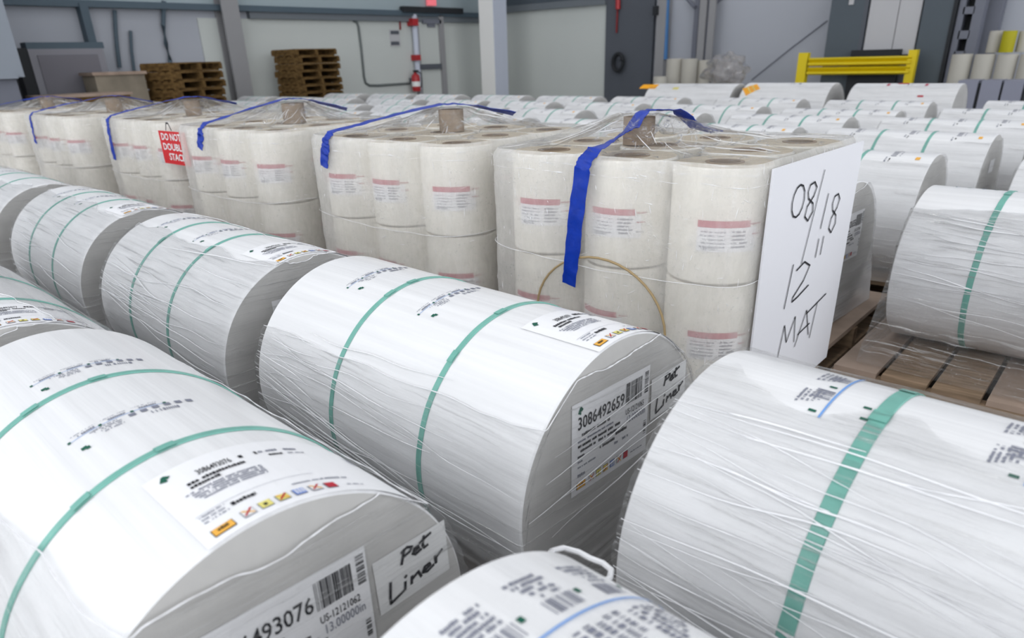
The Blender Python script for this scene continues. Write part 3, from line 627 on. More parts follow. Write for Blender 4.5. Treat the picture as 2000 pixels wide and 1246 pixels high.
# ------------------------------------------------------------------ paper rolls
ZC, LH = -2.669, 1.635          # roll centre below the camera, half length
def roll_body_mesh(n=96, lh=LH, r=1.0):
    mb = MB()
    pr = [(.0, -lh, 'paper_end')]
    pr += [(r * (.2 + .1 * i), -lh + .002 * (i % 2), 'paper_end') for i in range(8)] + [(r - .012, -lh, 'paper'), (r, -lh + .012, 'paper')]
    for i in range(1, 6): pr.append((r, -lh + .012 + (2 * lh - .024) * i / 6, 'paper'))
    pr += [(r, lh - .012, 'paper'), (r - .012, lh, 'paper_end')] + [(r * (.9 - .1 * i), lh + .002 * (i % 2), 'paper_end') for i in range(8)]
    pr += [(0, lh)]
    mb.lathe(pr, 'paper', 'x', n); me = mb.mesh('roll_body', True); mb.auto(me, .5); return me
def strap_mesh(n=96, w=.05, r=1.0, seed=0):
    mb = MB(); rows = []
    for (dr, dx) in ((.002, -w / 2), (.009, -w / 2 + .004), (.009, w / 2 - .004), (.002, w / 2)):
        rows.append([(dx + .006 * NZ.noise(Vector((j * .2, seed, 0))), (r + dr) * math.cos(2 * math.pi * j / n), (r + dr) * math.sin(2 * math.pi * j / n)) for j in range(n)])
    mb.grid(rows, 'strap', wrap=True); me = mb.mesh('strap', True); mb.auto(me, .5); return me
def seal_mesh(a0, w=.06, r=1.0):
    p = Print(); p.quad(0, 0, .09, w, 'strap', .014, 4, 1); p.quad(-.004, -.004, .094, w + .004, 'strap', .011, 4, 1)
    return p.mapped(on_side(w / 2, a0, r))
def film_mesh(hfun, pw=1.0, zbot=-.985, nx=60, ny=40, nr=34, seed=1, amp=.012, lh=LH, r=1.0, k='film_side', hug=.012, pl=None, ridge=0.0):
    """film wound round the roll and its pallet: hugs the cylinder above its middle, drops to the pallet below; hfun(s) = upper edge height"""
    mb = MB(); uvs = []; rows = []; pl = pl or lh
    per = [('f', i / nx) for i in range(nx)] + [('r', i / ny) for i in range(ny)] + [('b', i / nx) for i in range(nx)] + [('l', i / ny) for i in range(ny)]
    Ltot = 2 * (2 * lh + 2)
    for q in range(nr + 1):
        t = q / nr; row = []
        for i, (sd, f) in enumerate(per):
            s = i / len(per); h = hfun(s); hc = min(h, .9995)
            amax = math.asin(hc) if hc > 0 else hc
            # parameter runs along the arc: straight drop then the cylinder
            total = -zbot + max(amax, -0.9); d = t * total + zbot
            if d < 0: z = d; bw = 1 + (pw - 1) * min(1, (-d) / 1.05); bl = lh + (pl - lh) * min(1, (-d) / 1.05)
            else: z = math.sin(d); bw = math.cos(d); bl = lh
            a, bwid = bl + hug, bw * r + hug
            if sd == 'f': x, y = -a + 2 * a * f, -bwid
            elif sd == 'r': x, y = a, -bwid + 2 * bwid * f
            elif sd == 'b': x, y = a - 2 * a * f, bwid
            else: x, y = -a, bwid - 2 * bwid * f
            nn = NZ.noise(Vector((x * 1.3 + seed, y * 1.3, z * 5 + seed * 2))) ; n2 = NZ.noise(Vector((x * 2 + seed, y * 2, (z + x * .25) * 14)))
            dsp = amp * max(0, .4 + nn + .5 * n2)
            if ridge:
                uu = s * Ltot; sl = d + .10 * math.sin(uu * .7 + seed) + .06 * NZ.noise(Vector((uu * .8, d * 2, seed)))
                dsp += ridge * (max(0, .32 - abs(NZ.noise(Vector((uu * .55 + seed, sl * 11, seed))))) * 2.2 + 1.2 * max(0, NZ.noise(Vector((uu * .3, sl * 4.5, seed + 9)))))
            if sd in 'fb': cz = d if d > 0 else 0; row.append((x, (y + (dsp * math.cos(cz)) * (-1 if sd == 'f' else 1)), z * r + dsp * math.sin(cz)))
            else: row.append((x + dsp * (1 if sd == 'r' else -1), y, z * r))
            uvs.append((s * Ltot, d))
        row.append(row[0]); uvs.append((Ltot, t * 2.5)); rows.append(row)
    mb.grid(rows, k); return mb, uvs, rows[-1][:-1]
def film_folds(root, seed, n, a0, a1, lh=LH, ends=0, hfun=None):
    """tension folds: thin doubled ridges of film running along the roll and across its end"""
    rn = random.Random(seed); mb = MB()
    for i in range(n):
        a = math.radians(rn.uniform(a0, a1)); sl = math.radians(rn.uniform(-9, 16)); xa = -lh if rn.random() < .5 else rn.uniform(-lh, .3); xb = min(lh, xa + rn.uniform(.8, 2.8)); pts = []
        m_ = 14
        for q in range(m_ + 1):
            t = q / m_; x = xa + (xb - xa) * t; an = a - sl * (x + lh) / lh + .05 * NZ.noise(Vector((x * 1.5, seed, i))); r = 1.024
            pts.append((x, -r * math.cos(an), r * math.sin(an)) if an > 0 else (x, -r, an))
        mb.tube(pts, rn.uniform(.0022, .0055), 'film_edge', 5, False, lambda k: .25 + 1.0 * math.sin(math.pi * (k + .4) / 15))
    for i in range(ends):
        z = rn.uniform(-.25, .70); z2 = z + rn.uniform(-.02, .28); y0, y1 = -math.sqrt(max(.05, 1 - z * z)) , math.sqrt(max(.05, 1 - min(.98, z2) ** 2)); y0 += rn.uniform(0, .5); pts = []
        for q in range(13):
            t = q / 12; pts.append((lh + .022, y0 + (y1 - y0) * t, z + (z2 - z) * t + .03 * NZ.noise(Vector((t * 4, seed, i + 50)))))
        mb.tube(pts, rn.uniform(.0018, .004), 'film_edge', 5, False, lambda k: .25 + 1.0 * math.sin(math.pi * (k + .4) / 13))
    o = part('film_folds', mb, root, True); o['kind'] = 'stuff'; return o
def film_part(root, hfun, edge=.0055, folds=None, **kw):
    mb, uvs, top = film_mesh(hfun, **kw); o = part('stretch_film', mb, root, True, uvs, False)
    if edge:
        e = MB(); e.tube(top, edge, 'film_edge', 6, True, lambda i: .45 + .9 * abs(NZ.noise(Vector((i * .21, kw.get('seed', 1), 3)))))
        part('film_rolled_edge', e, o, True)
    if folds: film_folds(o, kw.get('seed', 1), *folds)
    return o
def edgeh(base, var, seed, side=0.0):
    def f(s):
        a = 2 * math.pi * s; v = Vector((math.cos(a) * 1.4, math.sin(a) * 1.4, seed))
        return base + var * (NZ.noise(v) + .4 * NZ.noise(v * 4)) + side * math.sin(a)
    return f
BODY = roll_body_mesh(128); BODY_F = roll_body_mesh(48)
STRAP = strap_mesh(128); STRAP_F = strap_mesh(48, .06)
RZ = -.05
def paper_roll(label, cx, cy, straps, rz=RZ, cz=ZC, group='paper rolls in the front rows', film=None, strap_w=None):
    r = empty('paper_roll', W(cx, cy, cz), rz); tag(r, label, 'paper roll', group)
    link('roll_body', BODY, r)
    for i, (x, a) in enumerate(straps):
        s = link('strap', strap_mesh(128, strap_w, seed=i) if strap_w else STRAP, r, (x * S, 0, 0))
        for aa in a: part('strap_seal', seal_mesh(aa, strap_w or .05), s)
    if film: film_part(r, **film)
    return r
rnd = random.Random(11)
def sheet_note(root, name, f, w, h, k='note'):
    p = Print(); p.quad(0, 0, w, h, k, .006, 8, 6); return part(name, p.mapped(f), root)
def pet_note(root, f, w=.46, h=.33):
    o = sheet_note(root, 'handwritten_note', f, w, h)
    p = Print(); hand(p, 'Pet', .14, .19, .36, .31, .017); hand(p, 'Liner', .06, .03, .42, .17, .017)
    part('handwriting', p.mapped(f), o); return o
def face_edge(front, end0, end1, back, seed):
    """film edge height along the loop: front side, near end (from front to back), back side, far end"""
    nx, ny = 3.27, 2.0; P = 2 * (nx + ny); b0, b1, b2 = nx / P, (nx + ny) / P, (2 * nx + ny) / P
    def f(s):
        j = .05 * NZ.noise(Vector((s * 14, seed, 0))) + .012 * NZ.noise(Vector((s * 50, seed, 5)))
        if s < b0: t = s / b0; v = front[0] + (front[1] - front[0]) * t
        elif s < b1: t = (s - b0) / (b1 - b0); v = end0 + (end1 - end0) * t
        elif s < b2: t = (s - b1) / (b2 - b1); v = back[0] + (back[1] - back[0]) * t
        else: t = (s - b2) / (1 - b2); v = back[1] + (front[0] - back[1]) * t
        return v + j
    return f
def near_roll(label, cx, cy, straps, filmkw, num=None, dy=-.48, top=.02, notes=True, toplabel=None, prints=((-.85, 74), (.18, 70)), style=0, rz=RZ, sw=None, lrot=0, hints=None):
    r = paper_roll(label, cx, cy, straps, rz, strap_w=sw)
    rn = random.Random(int(cx * 100) + 5)
    if num:
        shipping_label(r, on_face(LH + .002, dy, top, lrot), 'end_label', *num, rn)
        if notes:
            pet_note(r, on_face(LH + .002, dy + .90, top + .22, .03)); sheet_note(r, 'handwritten_note', on_face(LH + .002, dy + 1.0, top - .28, .02), .30, .30)
    if toplabel is not None:
        a0, tn = toplabel; shipping_label(r, on_side(LH - .0, a0, 1.0), 'top_label', *tn, rn, True)
    for x, a in prints: slit_print(r, on_side(x, a), rn, style)
    film_part(r, **filmkw); return r
L1 = near_roll('large white paper roll numbered 6493076, nearest on the left', -3.99, 1.2, [(-.42, (66, 88)), (.74, (60, 84))],
    dict(hfun=face_edge((.62, .78), .79, .84, (.62, .5), 2.3), seed=2.3, folds=(22, -10, 34, LH, 0), nx=110, ny=70, nr=130, ridge=.011, amp=.022),
    num=('3086493076', 'US-12121062', '13.00000in'), dy=-.45, top=-.07, toplabel=(75, ('3086493076', 'US-12121062', '13.00000in')), prints=((-.62, 74), (.30, 70)))
# -- C1: centre
C1 = near_roll('large white paper roll numbered 3086492659 before the clear-wrapped pallet', -3.93, 3.75, [(-.45, (84, 70)), (.65, (80, 50))],
    dict(hfun=face_edge((.55, .62), .84, .90, (.64, .5), 5.1), seed=5.1, folds=(30, -15, 36, LH, 5), nx=110, ny=70, nr=130, ridge=.011, amp=.018),
    num=('3086492659', 'US-12121065', '13.00000in'), dy=-.52, top=.02, toplabel=(76, ('3086492659', 'US-12121065', '13.00000in')), prints=((-.85, 68), (.14, 66)))
C2 = near_roll('white paper roll behind the roll numbered 3086492659, same row', -7.6, 3.80, [(-.68, (60,)), (.36, (66,))],
    dict(hfun=face_edge((.93, .95), .93, .99, (.96, .96), 7.7), seed=7.7, folds=(24, -15, 55, LH, 4), nx=90, ny=60, nr=100, ridge=.006, amp=.012, k='film_tight'),
    num=('3086492660', 'US-12121066', '13.00000in'), dy=-.42, top=-.05, toplabel=(72, ('3086492660', 'US-12121066', '13.00000in')), prints=((-1.05, 72), (0, 70)))
C3 = near_roll('white paper roll third from the front in the long left row', -11.45, 3.93, [(-.6, ()), (.5, ())],
    dict(hfun=face_edge((.97, .97), .97, .99, (.97, .97), 9.2), seed=9.2, folds=(14, -15, 60, LH, 3), nx=70, ny=46, nr=70, ridge=.006, amp=.012, k='film_tight'),
    num=('3086492661', 'US-12121067', '13.00000in'), dy=-.42, top=-.05, notes=False, toplabel=(74, ('3086492661', 'US-12121067', '13.00000in')), prints=((-.95, 70), (.05, 70)))
C4 = near_roll('white paper roll fourth from the front in the long left row', -15.3, 4.0, [(-.5, ()), (.55, ())],
    dict(hfun=face_edge((.97, .97), .97, .99, (.97, .97), 12.2), seed=12.2, nx=60, ny=40, nr=30, amp=.03, k='film_tight'), num=('3086492662', 'US-12121068', '13.00000in'), dy=-.42, top=-.05, notes=False, prints=((-.9, 70),))
C5 = near_roll('white paper roll fifth from the front, at the far end of the left row', -19.2, 4.1, [(-.5, ()), (.55, ())],
    dict(hfun=face_edge((.97, .97), .97, .99, (.97, .97), 14.2), seed=14.2, nx=50, ny=34, nr=26, amp=.03, k='film_tight'), prints=((-.9, 70),))
L2 = near_roll('white paper roll behind the roll numbered 6493076, cut by the picture edge', -7.62, 1.25, [(-.42, ()), (.74, ())],
    dict(hfun=face_edge((.8, .9), .92, .985, (.96, .96), 15.3), seed=15.3, folds=(10, 30, 80, LH, 6), nx=90, ny=60, nr=44, amp=.024, k='film_tight'), toplabel=(82, ('3086493077', 'US-12121063', '13.00000in')), prints=())
L3 = near_roll('white paper roll at the left edge, two behind the roll numbered 6493076', -11.4, 1.35, [(-.42, ()), (.74, ())],
    dict(hfun=face_edge((.9, .9), .95, .985, (.96, .96), 17.3), seed=17.3, nx=60, ny=40, nr=30, amp=.03, k='film_tight'), prints=())
# -- R1: right front, BF: bottom front
R1 = near_roll('large white paper roll with one wide teal strap, before the brown pallet', -.02, 3.66, [(-.66, (104, 78))],
    dict(edge=0, hfun=face_edge((.99, .99), .97, .99, (.98, .98), 21.3), seed=21.3, folds=(46, -15, 62), nx=130, ny=40, nr=130, ridge=.011, amp=.02), prints=(), sw=.085)
for x, a in ((-1.0, 76), (-.10, 74)):
    p = Print()
    for i in range(5): p.words(.02 + .012 * i, .17, .06 - i * .024, .016, 'ink_grey', rnd, .75); p.words(.30 + .012 * i, .48, .06 - i * .024, .016, 'ink_grey', rnd, .75)
    p.bars(.10, .20, -.075, .02, 8, 'ink_grey', rnd); p.bars(.36, .46, -.075, .02, 8, 'ink_grey', rnd)
    for u, v in ((-.03, -.06), (.24, -.06), (.02, -.30), (.12, -.28)): p.quad(u, v, u + .02, v + .04, 'ink_green')
    part('printed_lettering', p.mapped(on_side(x, a)), R1)
    l = Print(); l.quad(-.06, -.096, .62, -.084, 'line_blue', .006, 16, 1); part('blue_line', l.mapped(on_side(x, a)), R1)
BF = near_roll('white paper roll with small grey barcodes and a thin blue line, nearest', .14, 1.18, [(.66, ())],
    dict(hfun=face_edge((.2, .3), .5, .6, (.55, .5), 25.3), seed=25.3, folds=(8, 0, 40), nx=90, ny=50, nr=40, amp=.02), prints=((-1.30, 80),), style=2)
l = Print(); l.quad(-.15, -.096, 1.1, -.086, 'line_blue', .006, 26, 1); part('blue_line', l.mapped(on_side(-1.30, 84)), BF)
# bunched film loop behind the nearest roll
pts = [at_y(px, py, y) for px, py, y in ((1068, 1090, 2.1), (1078, 1076, 2.25), (1100, 1070, 2.35), (1130, 1078, 2.4), (1152, 1090, 2.42), (1178, 1100, 2.42), (1194, 1114, 2.4), (1190, 1130, 2.3), (1170, 1140, 2.15), (1150, 1136, 2.1))]
mb = MB(); mb.tube(pts, .016, 'film_edge', 8); e = part('plastic_film_loop', mb, None, True); e.location = (0, 0, H); tag(e, 'loop of bunched clear film sticking up behind the nearest roll', 'plastic film')
uvs = []; rows = []
for q in range(9):
    rows.append([tuple(Vector(p) * (1 - 0) + Vector((.02 * q, .04 * q * (1 if i > 4 else .3), -.12 * q))) for i, p in enumerate(pts)]); uvs += [(i * .15, q * .12) for i in range(len(pts))]
mb = MB(); mb.grid(rows, 'film_tight'); link('film_sheet', mb.mesh('film_sheet', True, uvs), e)
# -- R2 row
R2 = near_roll('large white paper roll standing on the wide brown pallet', -.45, 10.62, [(-.75, (80, 40)), (.35, ())],
    dict(hfun=face_edge((.80, .86), .9, .95, (.9, .9), 31.3), seed=31.3, folds=(26, -15, 60), nx=110, ny=40, nr=110, ridge=.011, amp=.02, pw=1.6, pl=1.66, k='film_open', zbot=-.985), prints=((-1.25, 92), (-.95, 92)), sw=.07)
G1 = near_roll('white paper roll with a labelled end, half hidden behind the marked pallet', -4.57, 10.64, [(-.6, ()), (.5, ())],
    dict(hfun=face_edge((.9, .9), .88, .95, (.9, .9), 35.3), seed=35.3, nx=50, ny=50, nr=36, amp=.03, pw=1.3, pl=1.66, zbot=-.985), num=('3086492655', 'US-12121060', '13.00000in'), dy=-.45, top=-.10, notes=False, prints=())
# pallets beneath
deck_pallet('wide brown pallet under the big roll, its bare corner showing', -.45, 10.62, 3.95, 3.45, -3.684, 0)
deck_pallet('wide brown pallet beside the bare-cornered one, under the labelled roll', -4.62, 10.64, 3.95, 3.45, -3.684, 0)
for lb, x, y in (('narrow pallet under the nearest left roll', -3.99, 1.2), ('narrow pallet under the centre roll before the marked pallet', -3.93, 3.75), ('narrow pallet under the second roll of the long left row', -7.6, 3.8), ('narrow pallet under the third roll of the long left row', -11.45, 3.93),
        ('narrow pallet under the fourth roll of the long left row', -15.3, 4.0), ('narrow pallet under the last roll of the long left row', -19.2, 4.1), ('narrow pallet under the roll behind number 6493076', -7.62, 1.25), ('narrow pallet under the left edge roll', -11.4, 1.35), ('narrow pallet under the roll with one wide teal strap', -.02, 3.66), ('narrow pallet under the nearest roll', .14, 1.18)):
    plain_pallet(lb, x, y, 3.2, 2.0, -3.684, RZ)

# ------------------------------------------------------------------ the field of rolls beyond (measured end positions, row by row)
ROWS = [  # (row phrase, y of row centre, x of +X ends from right to left)
 ('first row behind the brown pallets', 14.04, [1.75, -2.71, -6.8]),
 ('second row behind the brown pallets', 17.8, [1.9, -2.45, -6.5, -10.6, -14.8, -18.8, -22.9, -27.0, -31.0]),
 ('third row behind the brown pallets', 21.1, [2.0, -2.2, -6.3, -10.6, -15.0, -18.7, -22.7, -26.9, -31.0, -35.1]),
 ('fourth row behind the brown pallets', 24.5, [2.2, -1.6, -5.75, -10.1, -14.9, -19.1, -23.0, -27.1, -32.0, -35.9, -40.0]),
 ('fifth row behind the brown pallets', 28.3, [-1.15, -5.85, -10.3, -15.2, -19.4, -23.7, -28.2, -32.0, -36.2]),
]
ROWY = {(3, 2): 23.6, (3, 3): 24.3, (4, 1): 27.6}
ORDW = ['first', 'second', 'third', 'fourth', 'fifth', 'sixth', 'seventh', 'eighth', 'ninth', 'tenth', 'eleventh', 'twelfth']
fm = []
for sd in (41.0, 47.0, 53.0):
    mb, uvs, top = film_mesh(edgeh(.90, .07, sd), pw=1.12, pl=1.7, zbot=-.985, nx=26, ny=18, nr=20, seed=sd, amp=.035, k='film_far'); fm.append(mb.mesh('stretch_film', True, uvs))  # three variants, shared
def small_print(seed, icon=True):
    rn = random.Random(seed); p = Print()
    p.words(.0, .16, .12, .03, 'ink_grey', rn, .7); p.words(.02, .12, .06, .03, 'ink', rn, .7)
    for i in range(4): p.quad(.20 + i * .07, .0, .225 + i * .07, .09, 'ink_grey')
    p.bars(.50, .62, -.02, .12, 4, 'ink_grey', rn); p.words(.2, .5, -.06, .02, 'ink_grey', rn, .6)
    return p
sp = [small_print(s).mapped(on_side(0, 62)).mesh('printed_lettering') for s in (3, 4, 5)]
ip = Print(); ip.quad(0, 0, .10, .07, 'ink_orange', .006); ip = ip.mapped(on_side(LH - .20, 68)).mesh('orange_icon')
fl_ = Print(); fl_.quad(0, 0, .4, .26, 'label', .006, 4, 1); flm = fl_.mapped(on_face(LH + .004, -.2, .25)).mesh('end_label')
GP = 'rows of wrapped paper rolls beyond the pallets'
for ri, (phrase, y, ends) in enumerate(ROWS):
    for k, xe in enumerate(ends):
        cx = xe - LH; yy = ROWY.get((ri, k), y) + rnd.uniform(-.12, .12)
        r = empty('paper_roll', W(cx, yy, ZC), RZ * .4 + rnd.uniform(-.015, .015))
        tag(r, f'white paper roll, {ORDW[k]} from the right in the {phrase}', 'paper roll', GP)
        link('roll_body', BODY_F, r)
        for x in (-.55, .55): link('strap', STRAP_F, r, ((x + rnd.uniform(-.06, .06)) * S, 0, 0))
        for x in (-.95, .15, 1.05): link('printed_lettering', sp[rnd.randrange(3)], r, (x * S, 0, 0))['kind'] = 'stuff'
        link('orange_icon', ip, r)
        if rnd.random() < .35: link('end_label', flm, r)
        link('stretch_film', fm[rnd.randrange(3)], r)
        plain_pallet(f'pallet under the {ORDW[k]} roll from the right in the {phrase}', cx, yy, 3.6, 2.2, -3.684, 0, 'pallets under the far rolls')
# big rolls on the far side
def big_roll(label, x0, x1, y, ztop, stickers, rz=-.02):
    rr = (ztop - (FLOOR + PAL_H)) / 2; lh = (x1 - x0) / 2
    r = empty('paper_roll', W((x0 + x1) / 2, y, FLOOR + PAL_H + rr), rz); tag(r, label, 'paper roll', 'three bigger rolls at the back')
    link('roll_body', roll_body_mesh(64, lh, rr), r)
    for (x, a, w, h, k, rot) in stickers:
        p = Print(); p.quad(0, 0, w, h, k, .008, 6, 2)
        if k == 'sticker_orange' and rot:
            p.quad(.0, h * .3, w, h * .36, 'ink_yellow', .012, 6, 1); p.quad(.0, h * .62, w, h * .68, 'ink_yellow', .012, 6, 1)
        part('sticker', p.mapped(on_side(x, a, rr, rot)), r)
    p = Print(); p.words(0, .25, 0, .05, 'ink_grey', rnd, .6); p.words(.05, .2, -.12, .05, 'ink_grey', rnd, .6); part('printed_lettering', p.mapped(on_side(.1, 70, rr)), r)
    mb, uvs, top = film_mesh(edgeh(.93, .05, x0), zbot=-.9, nx=30, ny=20, nr=22, seed=x0, amp=.04, lh=lh, r=rr, k='film_far'); part('stretch_film', mb, r, True, uvs, False)
    plain_pallet('pallet under the ' + label.replace('big white paper roll', 'big roll'), (x0 + x1) / 2, y, 3.8, 3.0, FLOOR + PAL_H)
big_roll('big white paper roll with an orange label, leftmost at the back', -18.35, -14.15, 31.3, -1.28, [(-1.75, 57, .42, .85, 'sticker_orange', 0), (-.55, 55, .16, .28, 'ink_yellow', 0)])
big_roll('big white paper roll with an orange diamond, middle at the back', -13.75, -10.15, 31.3, -1.25, [(-1.05, 56, .5, .6, 'sticker_orange', .7), (.5, 74, .10, .10, 'dark', 0)])
big_roll('big white paper roll with small red marks, rightmost at the back', -9.4, -5.75, 31.3, -1.28, [(-.55, 70, .22, .10, 'ink_pink', 0), (.75, 70, .22, .10, 'ink_pink', 0), (.05, 80, .25, .36, 'ink_red', 0), (.8, 40, .08, .2, 'ink_red', 0)])

# ------------------------------------------------------------------ pallets of cream film rolls in clear wrap with blue tape
RR, LAY, ZT = .49, 1.13, -.97
def film_roll_meshes():
    mb = MB(); n = 40
    mb.lathe([(.19, .012), (RR - .02, .012), (RR, .03), (RR, .3), (RR, .6), (RR, .9), (RR, LAY - .03), (RR - .02, LAY - .012)], 'clear_roll', n=n); a = mb.mesh('film_body', True); mb.auto(a, .6)
    mb = MB(); mb.lathe([(RR - .02, LAY - .012), (.19, LAY - .013)], 'roll_cap', n=n); c = mb.mesh('end_face', False)
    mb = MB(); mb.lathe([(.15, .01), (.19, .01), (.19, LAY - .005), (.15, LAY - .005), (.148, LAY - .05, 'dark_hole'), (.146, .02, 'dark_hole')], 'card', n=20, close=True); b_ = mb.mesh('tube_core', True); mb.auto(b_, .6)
    return a, c, b_
FRM = film_roll_meshes()
def roll_label_meshes(seed):
    rn = random.Random(seed); f = lambda u, v, o: ((RR + o) * math.sin(u / RR), -(RR + o) * math.cos(u / RR), v)
    a = Print(); a.quad(-.29, 0, .29, .24, 'label', .003, 12, 1); sheet = a.mapped(f).mesh('roll_label', True)
    b_ = Print(); b_.quad(-.29, .235, .22, .30, 'ink_pink', .005, 12, 1); b_.words(.23, .34, .255, .018, 'ink_pink', rn, .9, .004)
    bar = b_.mapped(f).mesh('red_band')
    c = Print()
    for i in range(5): c.words(.04, .20 - .02 * (i % 3), .185 - i * .036, .022, 'ink_grey', rn, .95, .006)
    for i in range(5): c.words(-.26, -.02, .185 - i * .036, .016, 'ink_grey', rn, .6, .006)
    c.bars(-.24, -.08, .015, .045, 9, 'ink_grey', rn, off=.006); c.words(.24, .33, .16, .016, 'ink_pink', rn, .8, .006); c.words(.24, .32, .06, .016, 'ink_grey', rn, .7, .006)
    return sheet, bar, c.mapped(f).mesh('printed_lettering')
RLB = [roll_label_meshes(i) for i in (1, 2, 3)]
def film_roll(label, x, y, z, la, group, labelled=True, k=0):
    r = empty('film_roll', W(x, y, z), la); tag(r, label, 'film roll', group)
    link('film_body', FRM[0], r); link('end_face', FRM[1], r); link('tube_core', FRM[2], r)
    if labelled:
        L = RLB[k % 3]; s = link('roll_label', L[0], r, (0, 0, .34 * S)); link('red_band', L[1], s); link('printed_lettering', L[2], s)['kind'] = 'stuff'
    return r
def hull_loop(pts, rc, n):
    """rounded polygon (counter-clockwise), resampled to n points"""
    P = [Vector(p) for p in pts]; out = []
    for i, p in enumerate(P):
        a, b_ = P[i - 1], P[(i + 1) % len(P)]; da, db = (a - p).normalized(), (b_ - p).normalized(); rr = min(rc, (a - p).length * .45, (b_ - p).length * .45)
        p0, p1 = p + da * rr, p + db * rr
        for q in range(9): t = q / 8; out.append(p0 * (1 - t) ** 2 + p * 2 * t * (1 - t) + p1 * t * t)
    L = [0]
    for i in range(len(out)): L.append(L[-1] + (out[(i + 1) % len(out)] - out[i]).length)
    res = []; j = 0
    for q in range(n):
        d = L[-1] * q / n
        while L[j + 1] < d: j += 1
        t = (d - L[j]) / max(1e-9, L[j + 1] - L[j]); res.append(out[j].lerp(out[(j + 1) % len(out)], t))
    return res, L[-1]
def ribbon(pts, w, wdir, k, seed, crumple=.02, n=8, th=.006):
    """flat tape along a path; wdir = list of width directions per point"""
    fine = []; fw = []
    for i in range(len(pts) - 1):
        for q in range(n):
            t = q / n; fine.append(Vector(pts[i]).lerp(Vector(pts[i + 1]), t)); fw.append(Vector(wdir[i]).lerp(Vector(wdir[i + 1]), t).normalized())
    fine.append(Vector(pts[-1])); fw.append(Vector(wdir[-1]).normalized())
    mb = MB(); rows = []
    for i, p in enumerate(fine):
        t = (fine[min(i + 1, len(fine) - 1)] - fine[max(i - 1, 0)]).normalized(); u = (fw[i] - t * fw[i].dot(t)).normalized(); nn = u.cross(t)
        ww = w * (1 + .12 * NZ.noise(Vector((i * .35, seed, 1)))); row = []
        prof = [(-.5, 0), (-.25, 0), (0, 0), (.25, 0), (.5, 0), (.5, th), (.25, th), (0, th), (-.25, th), (-.5, th)]
        for a, o in prof:
            row.append(p + u * a * ww + nn * (o + crumple * NZ.noise(Vector((i * .6, a * 3, seed)))))
        rows.append(row)
    mb.grid(rows, k, wrap=True); mb.f.append(tuple(range(9, -1, -1))); mb.mi.append(0)
    return mb
